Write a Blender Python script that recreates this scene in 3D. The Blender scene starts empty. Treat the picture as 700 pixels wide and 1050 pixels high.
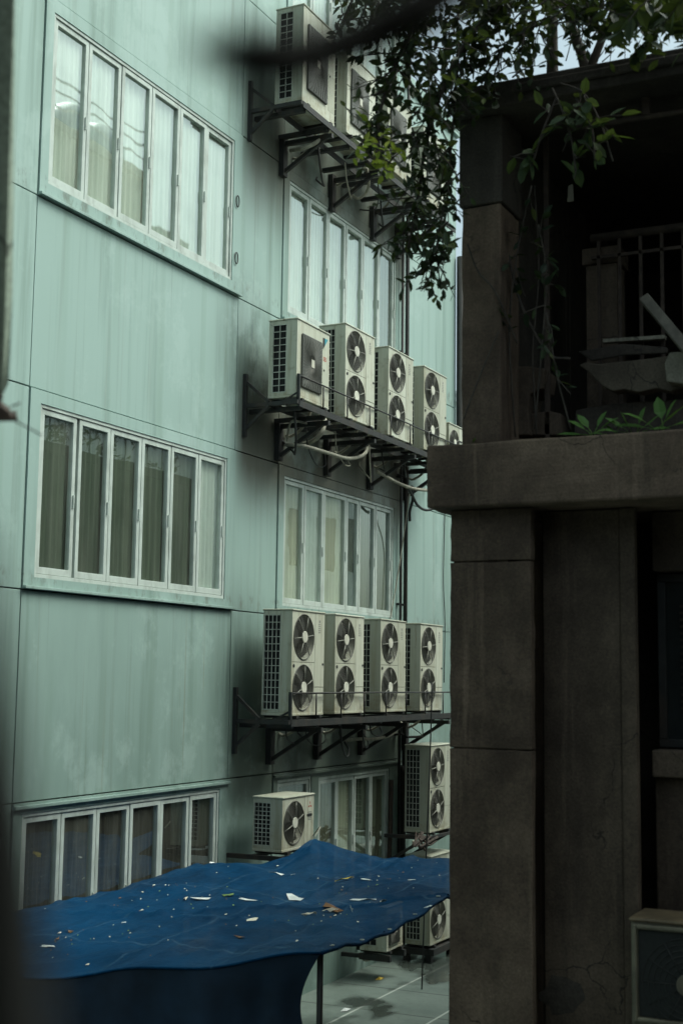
import bpy, bmesh, math, random
import numpy as np
from mathutils import Vector, Matrix, noise as mnoise
random.seed(7)
R = math.radians
PI = math.pi
S = bpy.context.scene
C = S.collection

# ------------------------------------------------------------------ camera
F, W0, H0 = 1400.0, 700.0, 1050.0
PITCH, ROLL, YAW = R(7.0), R(0.75), R(25.7)
CAM = Vector((8.0, 0.0, 3.9))
cp, sp = math.cos(PITCH), math.sin(PITCH)
A = np.array([[1, 0, 0], [0, sp, -cp], [0, cp, sp]])
cr, sr = math.cos(ROLL), math.sin(ROLL)
Rr = np.array([[cr, -sr, 0], [sr, cr, 0], [0, 0, 1]])
cy, sy = math.cos(YAW), math.sin(YAW)
Zr = np.array([[cy, -sy, 0], [sy, cy, 0], [0, 0, 1]])
M = Rr @ A @ Zr.T            # world -> camera (right, down, forward)

def ray(px, py):
    return Vector(M.T @ np.array([(px - W0/2)/F, (py - H0/2)/F, 1.0]))
def on_x(x, px, py):         # the point of the real plane x = const seen along that ray
    d = ray(px, py); return CAM + d*((x - CAM.x)/d.x)
def on_y(y, px, py):
    d = ray(px, py); return CAM + d*((y - CAM.y)/d.y)
def on_z(z, px, py):
    d = ray(px, py); return CAM + d*((z - CAM.z)/d.z)
def along(dist, px, py):
    return CAM + ray(px, py).normalized()*dist

cam = bpy.data.cameras.new('camera')
co = bpy.data.objects.new('camera', cam); C.objects.link(co)
rot = Matrix((M[0], -M[1], -M[2])).transposed()
co.matrix_world = Matrix.Translation(CAM) @ rot.to_4x4()
cam.sensor_fit = 'HORIZONTAL'; cam.sensor_width = 24.0
cam.lens = F/W0*24.0
cam.clip_start = 0.05; cam.clip_end = 1000
cam.dof.use_dof = True; cam.dof.focus_distance = 14.5; cam.dof.aperture_fstop = cam.lens/1000/0.019
S.camera = co

# ------------------------------------------------------------------ node helpers
class NT:
    def __init__(s, name):
        s.m = bpy.data.materials.new(name); s.m.use_nodes = True
        s.t = s.m.node_tree; s.t.nodes.clear()
        s.out = s.n('ShaderNodeOutputMaterial')
    def n(s, typ, **kw):
        nd = s.t.nodes.new(typ)
        for k, v in kw.items(): setattr(nd, k, v)
        return nd
    def put(s, sock, v):
        if hasattr(v, 'is_output') or isinstance(v, bpy.types.NodeSocket): s.t.links.new(v, sock)
        else: sock.default_value = v
    def math(s, op, a, b=None, c=None, clamp=False):
        nd = s.n('ShaderNodeMath', operation=op); nd.use_clamp = clamp
        for i, v in enumerate((a, b, c)):
            if v is not None: s.put(nd.inputs[i], v)
        return nd.outputs[0]
    def mr(s, v, a, b, c=0.0, d=1.0, smooth=True):
        nd = s.n('ShaderNodeMapRange'); nd.interpolation_type = 'SMOOTHSTEP' if smooth else 'LINEAR'
        s.put(nd.inputs[0], v)
        for i, x in enumerate((a, b, c, d)): s.put(nd.inputs[i+1], x)
        return nd.outputs[0]
    def noise(s, vec, scale, detail=4, rough=0.55, dist=0.0):
        nd = s.n('ShaderNodeTexNoise'); s.put(nd.inputs['Vector'], vec)
        nd.inputs['Scale'].default_value = scale; nd.inputs['Detail'].default_value = detail
        nd.inputs['Roughness'].default_value = rough; nd.inputs['Distortion'].default_value = dist
        return nd.outputs['Fac']
    def mapping(s, vec, scale=(1, 1, 1), loc=(0, 0, 0)):
        nd = s.n('ShaderNodeMapping'); s.put(nd.inputs[0], vec)
        nd.inputs['Scale'].default_value = scale; nd.inputs['Location'].default_value = loc
        return nd.outputs[0]
    def mix(s, f, a, b, mode='MIX'):
        nd = s.n('ShaderNodeMix', data_type='RGBA', blend_type=mode)
        s.put(nd.inputs[0], f)
        for i, v in ((6, a), (7, b)):
            if isinstance(v, tuple) and len(v) == 3: v = v + (1.0,)
            s.put(nd.inputs[i], v)
        return nd.outputs[2]
    def pos(s):
        return s.n('ShaderNodeNewGeometry').outputs['Position']
    def obj(s):
        return s.n('ShaderNodeTexCoord').outputs['Object']
    def rand(s):
        return s.n('ShaderNodeObjectInfo').outputs['Random']
    def island(s):
        return s.n('ShaderNodeNewGeometry').outputs['Random Per Island']
    def xyz(s, v):
        nd = s.n('ShaderNodeSeparateXYZ'); s.put(nd.inputs[0], v); return nd.outputs
    def bump(s, h, strength, dist=0.01):
        nd = s.n('ShaderNodeBump'); nd.inputs['Strength'].default_value = strength
        nd.inputs['Distance'].default_value = dist; s.put(nd.inputs['Height'], h); return nd.outputs[0]
    def bsdf(s, col, rough=0.6, metal=0.0, normal=None, spec=0.5):
        b = s.n('ShaderNodeBsdfPrincipled')
        if isinstance(col, tuple) and len(col) == 3: col = col + (1.0,)
        s.put(b.inputs['Base Color'], col); s.put(b.inputs['Roughness'], rough)
        b.inputs['Metallic'].default_value = metal
        b.inputs['Specular IOR Level'].default_value = spec
        if normal is not None: s.put(b.inputs['Normal'], normal)
        return b.outputs[0]
    def done(s, sh):
        s.t.links.new(sh, s.out.inputs[0]); return s.m

def simple(name, col, rough=0.6, metal=0.0, var=0.25, scale=8.0, bump=0.0, dirt=None, dirt_amt=0.5):
    t = NT(name); v = t.obj()
    n1 = t.noise(v, scale, 5)
    k = t.mr(n1, 0.3, 0.7, 1.0 - var, 1.0 + var*0.6, False)
    c = t.mix(1.0, col, k, 'MULTIPLY')
    if dirt:
        n2 = t.noise(t.mapping(v, (3, 3, 0.8), (random.random()*5, 0, 0)), 2.2, 6, 0.65)
        c = t.mix(t.mr(n2, 0.45, 0.72, 0.0, dirt_amt), c, dirt)
    nm = t.bump(t.noise(v, scale*12, 3), bump, 0.004) if bump else None
    return t.done(t.bsdf(c, rough, metal, nm))

# ------------------------------------------------------------------ materials
def mat_wall():
    t = NT('teal_panel_paint'); p = t.pos(); x, y, z = t.xyz(p)
    col = t.mix(t.noise(t.mapping(p, (1, 0.35, 0.35)), 1.0, 3), (0.262, 0.366, 0.330), (0.312, 0.420, 0.390))
    # fine vertical run marks from years of rain
    st = t.noise(t.mapping(p, (0, 1.0, 0.05)), 3.2, 5, 0.6)
    col = t.mix(t.mr(st, 0.50, 0.74, 0.0, 0.75), col, (0.16, 0.235, 0.20))
    st2 = t.noise(t.mapping(p, (0, 1.0, 0.03), (0, 3.7, 0)), 7.5, 3, 0.6)
    col = t.mix(t.mr(st2, 0.54, 0.76, 0.0, 0.45), col, (0.15, 0.185, 0.15))
    # four long faint streaks that repeat at the panel studs
    wv = t.math('SINE', t.math('MULTIPLY', y, 7.4))
    col = t.mix(t.math('MULTIPLY', t.mr(wv, 0.86, 1.0), t.mr(t.noise(t.mapping(p, (0, 0.8, 0.25)), 1.3, 2), 0.35, 0.65, 0.0, 0.55)), col, (0.22, 0.31, 0.265))
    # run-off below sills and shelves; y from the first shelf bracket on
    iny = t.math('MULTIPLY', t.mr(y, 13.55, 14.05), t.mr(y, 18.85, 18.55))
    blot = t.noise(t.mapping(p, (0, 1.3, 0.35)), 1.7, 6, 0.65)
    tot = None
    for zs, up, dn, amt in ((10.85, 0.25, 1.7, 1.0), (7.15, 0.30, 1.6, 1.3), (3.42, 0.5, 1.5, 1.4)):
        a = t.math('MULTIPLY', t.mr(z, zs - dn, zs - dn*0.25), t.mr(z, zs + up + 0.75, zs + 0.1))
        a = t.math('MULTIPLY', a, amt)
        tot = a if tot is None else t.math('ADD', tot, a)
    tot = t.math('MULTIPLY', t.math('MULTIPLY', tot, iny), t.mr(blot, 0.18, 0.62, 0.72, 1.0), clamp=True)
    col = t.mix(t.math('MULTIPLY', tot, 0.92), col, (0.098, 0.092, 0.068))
    # soft dark ovals with streaky breaks on the wall by the end units
    darkened = None
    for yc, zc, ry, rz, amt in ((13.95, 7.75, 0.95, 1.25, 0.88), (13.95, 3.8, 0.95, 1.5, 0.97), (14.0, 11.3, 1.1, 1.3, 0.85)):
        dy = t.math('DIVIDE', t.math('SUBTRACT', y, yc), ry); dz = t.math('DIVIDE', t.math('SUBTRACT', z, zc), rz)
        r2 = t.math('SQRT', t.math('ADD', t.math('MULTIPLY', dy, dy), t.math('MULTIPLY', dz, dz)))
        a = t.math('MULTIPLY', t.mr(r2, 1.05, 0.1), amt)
        darkened = a if darkened is None else t.math('MAXIMUM', darkened, a)
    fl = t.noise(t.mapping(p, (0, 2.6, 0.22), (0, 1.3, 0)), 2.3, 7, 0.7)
    col = t.mix(t.math('MULTIPLY', darkened, t.mr(fl, 0.25, 0.68, 0.35, 1.0)), col, (0.045, 0.066, 0.056))
    # light falling off down the alley, painted in along with some grime
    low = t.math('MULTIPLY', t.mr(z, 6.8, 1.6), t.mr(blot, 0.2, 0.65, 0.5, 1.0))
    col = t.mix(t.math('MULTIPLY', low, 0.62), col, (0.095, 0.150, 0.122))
    # dirty rims just under the sills and over the heads
    for zs in (8.52, 4.76):
        b = t.math('MULTIPLY', t.mr(z, zs - 0.16, zs - 0.02), t.mr(z, zs + 0.14, zs + 0.06))
        nn = t.noise(t.mapping(p, (0, 4, 2)), 1.8, 6, 0.7)
        col = t.mix(t.math('MULTIPLY', b, t.mr(nn, 0.5, 0.66, 0.0, 0.55)), col, (0.10, 0.095, 0.075))
    spk = t.noise(p, 26, 5, 0.7)                                                     # specks, scuffs and chalky patches
    col = t.mix(t.mr(spk, 0.66, 0.74, 0, 0.35), col, (0.13, 0.14, 0.11))
    pat = t.noise(t.mapping(p, (0, 1.0, 0.8), (0, 9.1, 2.2)), 0.8, 7, 0.7)
    col = t.mix(t.mr(pat, 0.52, 0.62, 0, 0.22), col, (0.46, 0.58, 0.55))
    rs = t.noise(t.mapping(p, (0, 6.0, 0.12), (0, 2.2, 0)), 1.4, 5, 0.6)
    col = t.mix(t.math('MULTIPLY', t.mr(rs, 0.60, 0.74, 0, 0.5), t.mr(z, 11.0, 2.0)), col, (0.16, 0.12, 0.075))
    bm = t.bump(t.noise(p, 1.7, 4), 0.10, 0.03)
    return t.done(t.bsdf(col, t.mr(st, 0.3, 0.7, 0.42, 0.6), 0.0, bm, 0.35))

def mat_ac():
    t = NT('ac_enamel'); v = t.obj(); x, y, z = t.xyz(v); r = t.rand()
    off = t.n('ShaderNodeCombineXYZ'); t.put(off.inputs[0], t.math('MULTIPLY', r, 17.0)); t.put(off.inputs[1], t.math('MULTIPLY', r, 9.0))
    vv = t.n('ShaderNodeVectorMath', operation='ADD'); t.put(vv.inputs[0], v); t.put(vv.inputs[1], off.outputs[0]); vv = vv.outputs[0]
    col = t.mix(r, (0.36, 0.365, 0.285), (0.54, 0.55, 0.455))
    st = t.noise(t.mapping(vv, (6, 6, 0.5)), 2.0, 5, 0.6)
    col = t.mix(t.mr(st, 0.46, 0.72, 0.0, 0.7), col, (0.30, 0.285, 0.20))
    bl = t.noise(vv, 5.0, 6, 0.7)
    lowz = t.mr(z, 0.38, 0.0)
    col = t.mix(t.math('MULTIPLY', lowz, t.mr(bl, 0.42, 0.65, 0.0, 0.6)), col, (0.27, 0.215, 0.11))
    col = t.mix(t.mr(bl, 0.56, 0.72, 0.0, 0.55), col, (0.23, 0.22, 0.165))
    col = t.mix(t.math('MULTIPLY', t.mr(t.noise(t.mapping(vv, (9, 9, 0.9)), 1.7, 6, 0.7), 0.58, 0.7), t.math('MULTIPLY', r, 0.8)), col, (0.20, 0.13, 0.07))
    return t.done(t.bsdf(col, t.mr(bl, 0.3, 0.7, 0.35, 0.6), 0.0, t.bump(bl, 0.04, 0.01), 0.4))

def mat_concrete(name, a, b, streak=(0.03, 0.025, 0.02), amt=0.6):
    t = NT(name); p = t.pos()
    n = t.noise(p, 1.6, 7, 0.65)
    col = t.mix(t.mr(n, 0.32, 0.7), a, b)
    st = t.noise(t.mapping(p, (1.0, 1.0, 0.12)), 4.2, 6, 0.65)
    col = t.mix(t.mr(st, 0.5, 0.76, 0.0, amt), col, streak)
    big = t.noise(t.mapping(p, (1, 1, 0.6), (2.2, 0, 5)), 0.9, 8, 0.7)
    col = t.mix(t.mr(big, 0.45, 0.62, 0, 0.5), col, tuple(v*0.45 for v in a))
    rim = t.noise(t.mapping(p, (1, 1, 0.05), (7, 3, 0)), 9.0, 5, 0.65)
    col = t.mix(t.mr(rim, 0.55, 0.7, 0, 0.45), col, tuple(min(1.0, v*1.25) for v in b))
    fine = t.noise(p, 70, 4, 0.7)
    col = t.mix(1.0, col, t.mr(fine, 0.3, 0.7, 0.72, 1.28, False), 'MULTIPLY')
    pit = t.noise(p, 19, 5, 0.7)
    col = t.mix(t.mr(pit, 0.62, 0.75, 0, 0.5), col, streak)
    vo = t.n('ShaderNodeTexVoronoi', feature='DISTANCE_TO_EDGE'); vo.inputs['Scale'].default_value = 1.1
    wob = t.n('ShaderNodeVectorMath', operation='ADD'); t.put(wob.inputs[0], p)
    nz = t.n('ShaderNodeTexNoise'); nz.inputs['Scale'].default_value = 3.0; t.put(nz.inputs['Vector'], p); nz.inputs['Detail'].default_value = 6
    sc = t.n('ShaderNodeVectorMath', operation='SCALE'); t.put(sc.inputs[0], nz.outputs['Color']); sc.inputs['Scale'].default_value = 0.55
    t.put(wob.inputs[1], sc.outputs[0]); t.put(vo.inputs['Vector'], wob.outputs[0])
    crack = t.math('MULTIPLY', t.mr(vo.outputs['Distance'], 0.008, 0.002), t.mr(n, 0.5, 0.6, 0, 0.7))
    col = t.mix(crack, col, (0.012, 0.011, 0.01))
    h = t.math('ADD', t.math('MULTIPLY', fine, 0.6), n)
    return t.done(t.bsdf(col, 0.9, 0.0, t.bump(h, 0.5, 0.012), 0.25))

def mat_glass():
    t = NT('window_glass'); p = t.obj()
    nm = t.bump(t.noise(p, 1.1, 2), 0.10, 0.02)
    ge = t.n('ShaderNodeNewGeometry'); dt = t.n('ShaderNodeVectorMath', operation='DOT_PRODUCT')
    t.put(dt.inputs[0], ge.outputs['Incoming']); t.put(dt.inputs[1], ge.outputs['Normal'])
    fac = t.math('MULTIPLY_ADD', t.math('POWER', t.math('SUBTRACT', 1.0, t.math('ABSOLUTE', dt.outputs['Value'])), 5.0), 0.72, 0.28)   # reflectance, alike from both sides
    gl = t.n('ShaderNodeBsdfGlossy'); gl.inputs['Roughness'].default_value = 0.015; t.put(gl.inputs['Normal'], nm)
    gl.inputs['Color'].default_value = (0.86, 0.94, 0.92, 1)
    tr = t.n('ShaderNodeBsdfTransparent'); tr.inputs['Color'].default_value = (0.93, 0.97, 0.94, 1)
    mx = t.n('ShaderNodeMixShader'); t.put(mx.inputs[0], fac)
    t.t.links.new(tr.outputs[0], mx.inputs[1]); t.t.links.new(gl.outputs[0], mx.inputs[2])
    film = t.n('ShaderNodeBsdfDiffuse'); film.inputs['Color'].default_value = (0.34, 0.36, 0.30, 1)
    m2 = t.n('ShaderNodeMixShader'); t.put(m2.inputs[0], t.mr(t.noise(t.mapping(p, (1, 2, 0.35)), 1.6, 5, 0.6), 0.35, 0.8, 0.02, 0.16))
    t.t.links.new(mx.outputs[0], m2.inputs[1]); t.t.links.new(film.outputs[0], m2.inputs[2])
    return t.done(m2.outputs[0])

def mat_curtain(name, a, b, freq=30.0, trans=0.15):
    t = NT(name); p = t.obj(); x, y, z = t.xyz(p)
    n = t.noise(t.mapping(p, (0, 1.0, 0.06)), freq/6, 4, 0.6)
    col = t.mix(t.mr(n, 0.3, 0.7), a, b)
    col = t.mix(t.mr(t.noise(p, 1.3, 4), 0.5, 0.75, 0, 0.4), col, tuple(v*0.5 for v in a))
    return t.done(t.bsdf(col, 0.9, 0, None, 0.1))

def mat_tarp():
    t = NT('blue_tarpaulin'); p = t.pos(); x, y, z = t.xyz(p)
    n = t.noise(p, 0.9, 5, 0.6)
    col = t.mix(t.mr(n, 0.3, 0.72), (0.0006, 0.022, 0.058), (0.0008, 0.040, 0.102))
    d = t.noise(t.mapping(p, (1, 0.6, 1)), 2.4, 7, 0.7)
    col = t.mix(t.mr(d, 0.55, 0.75, 0, 0.55), col, (0.006, 0.022, 0.040))
    fd = t.noise(t.mapping(p, (2.2, 0.5, 1), (0.3, 1.1, 0)), 1.6, 6, 0.7)                 # sun-faded patches and chafed fold lines
    col = t.mix(t.mr(fd, 0.52, 0.75, 0, 0.35), col, (0.014, 0.070, 0.145))
    for c_, st_, ph in ((x, 0.83, 0.28), (y, 1.17, 0.3)):
        wob = t.math('ADD', c_, t.math('MULTIPLY', t.noise(p, 1.2, 2), 0.12))
        ln = t.math('ABSOLUTE', t.math('SUBTRACT', t.math('FRACT', t.math('ADD', t.math('DIVIDE', wob, st_), ph)), 0.5))
        col = t.mix(t.math('MULTIPLY', t.mr(ln, 0.018, 0.002), t.mr(fd, 0.35, 0.6, 0.1, 0.5)), col, (0.05, 0.11, 0.17))
    speck = t.noise(p, 34, 2, 0.5)
    col = t.mix(t.mr(speck, 0.74, 0.80, 0, 0.8), col, (0.07, 0.09, 0.09))
    # woven strips of the sheet
    wv = t.math('SINE', t.math('MULTIPLY', x, 420.0)); wu = t.math('SINE', t.math('MULTIPLY', y, 420.0))
    b = t.n('ShaderNodeBsdfPrincipled'); t.put(b.inputs['Base Color'], col)
    t.put(b.inputs['Roughness'], t.mr(d, 0.3, 0.7, 0.55, 0.75)); b.inputs['Specular IOR Level'].default_value = 0.06
    t.put(b.inputs['Normal'], t.bump(t.math('ADD', t.noise(p, 5.0, 4), t.math('ADD', t.math('MULTIPLY', t.math('MULTIPLY', wv, wu), 0.04), t.math('MULTIPLY', t.math('ABSOLUTE', t.math('SUBTRACT', t.noise(t.mapping(p, (1.0, 0.8, 1)), 2.6, 5, 0.6), 0.5)), 4.0))), 0.45, 0.03))
    tr = t.n('ShaderNodeBsdfTransparent'); mx = t.n('ShaderNodeMixShader'); mx.inputs[0].default_value = 0.05
    t.t.links.new(b.outputs[0], mx.inputs[1]); t.t.links.new(tr.outputs[0], mx.inputs[2])
    return t.done(mx.outputs[0])

def mat_leaf(name, a, b, c, trans=0.3):
    t = NT(name); r = t.island()
    col = t.mix(r, a, b)
    col = t.mix(t.mr(r, 0.90, 0.97), col, c)
    pr = t.n('ShaderNodeBsdfPrincipled'); t.put(pr.inputs['Base Color'], col); pr.inputs['Roughness'].default_value = 0.5; pr.inputs['Specular IOR Level'].default_value = 0.25
    tl = t.n('ShaderNodeBsdfTranslucent'); t.put(tl.inputs['Color'], t.mix(0.5, col, (0.16, 0.22, 0.02)))
    mx = t.n('ShaderNodeMixShader'); mx.inputs[0].default_value = trans
    t.t.links.new(pr.outputs[0], mx.inputs[1]); t.t.links.new(tl.outputs[0], mx.inputs[2])
    return t.done(mx.outputs[0])

def mat_ground():
    t = NT('alley_paving'); p = t.pos(); x, y, z = t.xyz(p)
    n = t.noise(p, 1.2, 7, 0.65)
    col = t.mix(t.mr(n, 0.3, 0.7), (0.115, 0.15, 0.13), (0.185, 0.225, 0.195))
    col = t.mix(t.mr(t.noise(p, 14, 6, 0.7), 0.5, 0.75, 0, 0.5), col, (0.10, 0.12, 0.10))
    def seam(c, first, pitch, w, wob):
        f = t.math('ABSOLUTE', t.math('SUBTRACT', t.math('FRACT', t.math('ADD', t.math('DIVIDE', t.math('SUBTRACT', c, first), pitch), 100.5)), 0.5))
        return t.mr(f, w/pitch, w*0.5/pitch)
    col = t.mix(t.math('MULTIPLY', seam(y, 15.35, 1.15, 0.022, 0), 0.8), col, (0.05, 0.06, 0.05))
    col = t.mix(t.math('MULTIPLY', seam(x, 0.92, 1.0, 0.02, 0), 0.75), col, (0.55, 0.58, 0.52))
    wet = t.noise(t.mapping(p, (0.8, 0.45, 1), (0.4, 3.3, 0)), 1.0, 4, 0.55)
    wetm = t.mr(wet, 0.49, 0.57)
    col = t.mix(t.math('MULTIPLY', wetm, 0.8), col, (0.035, 0.04, 0.034))
    return t.done(t.bsdf(col, t.mr(wetm, 0, 1, 0.75, 0.16, False), 0, t.bump(n, 0.2, 0.02), 0.4))

def mat_plain(name, col, rough=0.5, metal=0.0):
    t = NT(name); v = t.obj()
    return t.done(t.bsdf(t.mix(1.0, col, t.mr(t.noise(v, 9, 4), 0.3, 0.7, 0.8, 1.15, False), 'MULTIPLY'), rough, metal))

MT = dict(
    cloth=simple('navy_skirt_cloth', (0.009, 0.028, 0.058), 0.85, 0.0, 0.5, 3.0),  # hanging part of the sheet, in its own darker navy
    wall=mat_wall(), ac=mat_ac(), glass=mat_glass(), tarp=mat_tarp(), ground=mat_ground(),
    alu=simple('white_aluminium', (0.47, 0.525, 0.485), 0.38, 0.0, 0.12, 6, 0.0, (0.16, 0.17, 0.14), 0.45),
    iron=simple('rusty_black_iron', (0.017, 0.018, 0.017), 0.62, 0.0, 0.4, 14, 0.3, (0.055, 0.034, 0.02), 0.5),
    dingy=simple('dingy_enamel', (0.15, 0.135, 0.095), 0.6, 0.0, 0.4, 7, 0.1, (0.05, 0.04, 0.03), 0.8), brown_top=simple('browned_top', (0.145, 0.105, 0.06), 0.6, 0.0, 0.4, 7, 0.1, (0.06, 0.045, 0.03), 0.7),
    coil=simple('dark_coil_fins', (0.016, 0.018, 0.017), 0.85, 0.0, 0.3, 30),
    lattice=simple('coil_lattice_plastic', (0.44, 0.46, 0.40), 0.5, 0.0, 0.25, 9, 0.0, (0.14, 0.12, 0.08), 0.6),
    guard=simple('fan_guard_wire', (0.10, 0.097, 0.078), 0.5, 0.0, 0.3, 20, 0.0, (0.05, 0.045, 0.03), 0.6),
    spoke=simple('dirty_guard_spoke', (0.22, 0.22, 0.18), 0.5, 0.0, 0.3, 20),
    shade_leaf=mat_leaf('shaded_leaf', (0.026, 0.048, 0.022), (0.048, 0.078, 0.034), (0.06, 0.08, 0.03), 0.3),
    cap=simple('fan_hub_plastic', (0.58, 0.57, 0.48), 0.5, 0.0, 0.2, 9, 0.0, (0.25, 0.22, 0.15), 0.5),
    blade=simple('grey_fan_blade', (0.055, 0.055, 0.048), 0.5, 0.0, 0.25, 9),
    darkgrille=simple('square_dark_grille', (0.075, 0.076, 0.064), 0.5, 0.0, 0.25, 14, 0.0, (0.03, 0.03, 0.025), 0.5),
    black=mat_plain('black_rubber', (0.013, 0.014, 0.014), 0.6),
    red=mat_plain('red_print', (0.38, 0.05, 0.03), 0.5), cyan=mat_plain('cyan_print', (0.02, 0.27, 0.33), 0.5),
    greyink=mat_plain('grey_print', (0.17, 0.175, 0.16), 0.6), white=mat_plain('white_sticker', (0.7, 0.71, 0.66), 0.5),
    hose=simple('taped_beige_hose', (0.33, 0.315, 0.25), 0.7, 0.0, 0.3, 20, 0.2, (0.12, 0.10, 0.07), 0.6),
    cable=mat_plain('black_cable', (0.016, 0.017, 0.016), 0.55),
    curt_pale=mat_curtain('pale_net_curtain', (0.50, 0.56, 0.50), (0.62, 0.66, 0.60)),
    curt_cream=mat_curtain('cream_curtain', (0.50, 0.52, 0.40), (0.62, 0.62, 0.48)),
    curt_green=mat_curtain('grey_green_curtain', (0.085, 0.110, 0.082), (0.14, 0.17, 0.125)),
    curt_brown=mat_curtain('brown_vertical_blind', (0.012, 0.011, 0.010), (0.082, 0.074, 0.064), 110),
    curt_dull=mat_curtain('dull_olive_curtain', (0.12, 0.125, 0.085), (0.24, 0.24, 0.165)),
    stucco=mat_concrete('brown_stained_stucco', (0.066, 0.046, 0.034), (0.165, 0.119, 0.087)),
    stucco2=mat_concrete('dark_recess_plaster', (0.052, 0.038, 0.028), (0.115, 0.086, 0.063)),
    darkened=mat_concrete('dark_interior_plaster', (0.036, 0.030, 0.025), (0.068, 0.057, 0.047)),  # terrace gloom put into the colour; used for other dark parts too
    rubble=mat_concrete('broken_slab_concrete', (0.055, 0.044, 0.033), (0.10, 0.082, 0.062)),
    pale_conc=mat_concrete('flaked_pale_plaster', (0.14, 0.13, 0.10), (0.27, 0.25, 0.20), (0.03, 0.028, 0.022), 0.9),
    wood=simple('weathered_plank_wood', (0.11, 0.098, 0.08), 0.8, 0.0, 0.5, 9, 0.5, (0.05, 0.04, 0.03), 0.7),
    bark=simple('dark_bark', (0.045, 0.036, 0.028), 0.9, 0.0, 0.5, 16, 0.6),
    blackbark=simple('black_bark', (0.010, 0.012, 0.011), 0.9, 0.0, 0.3, 16, 0.3),  # even near-black bark for the branch and stem close to the camera
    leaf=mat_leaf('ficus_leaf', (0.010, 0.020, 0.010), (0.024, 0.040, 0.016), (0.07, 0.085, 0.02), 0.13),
    leaf_y=mat_leaf('young_yellow_green_leaf', (0.20, 0.27, 0.035), (0.30, 0.34, 0.05), (0.36, 0.38, 0.06), 0.45),
    weed=mat_leaf('fresh_weed_leaf', (0.075, 0.16, 0.04), (0.12, 0.23, 0.06), (0.16, 0.24, 0.06), 0.3),
    beige=mat_concrete('beige_render', (0.72, 0.60, 0.43), (0.80, 0.68, 0.50), (0.22, 0.18, 0.13), 0.4),
    greyren=mat_concrete('grey_render', (0.24, 0.24, 0.20), (0.33, 0.32, 0.27), (0.12, 0.12, 0.10), 0.5),
    paleren=mat_concrete('pale_render', (0.76, 0.78, 0.75), (0.83, 0.84, 0.82), (0.45, 0.46, 0.44), 0.3),
    darkglass=mat_plain('dark_window', (0.02, 0.025, 0.025), 0.08),
    steel=mat_plain('galvanised_tank', (0.55, 0.58, 0.60), 0.25, 0.9),
    post=mat_concrete('mossy_grey_board', (0.20, 0.25, 0.20), (0.32, 0.38, 0.31), (0.05, 0.06, 0.045), 0.6),
    rust=simple('rust_brown', (0.050, 0.034, 0.025), 0.85, 0.0, 0.5, 20, 0.5),
    pcream=mat_plain('cream_paper', (0.62, 0.58, 0.46), 0.8), pwhite=mat_plain('white_plastic_scrap', (0.72, 0.74, 0.72), 0.6),
    pbrown=mat_plain('dead_brown_leaf', (0.20, 0.10, 0.045), 0.8), pyellow=mat_plain('yellow_scrap', (0.62, 0.44, 0.06), 0.7),
    pgreen=mat_plain('green_fallen_leaf', (0.16, 0.25, 0.07), 0.7),
)

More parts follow.
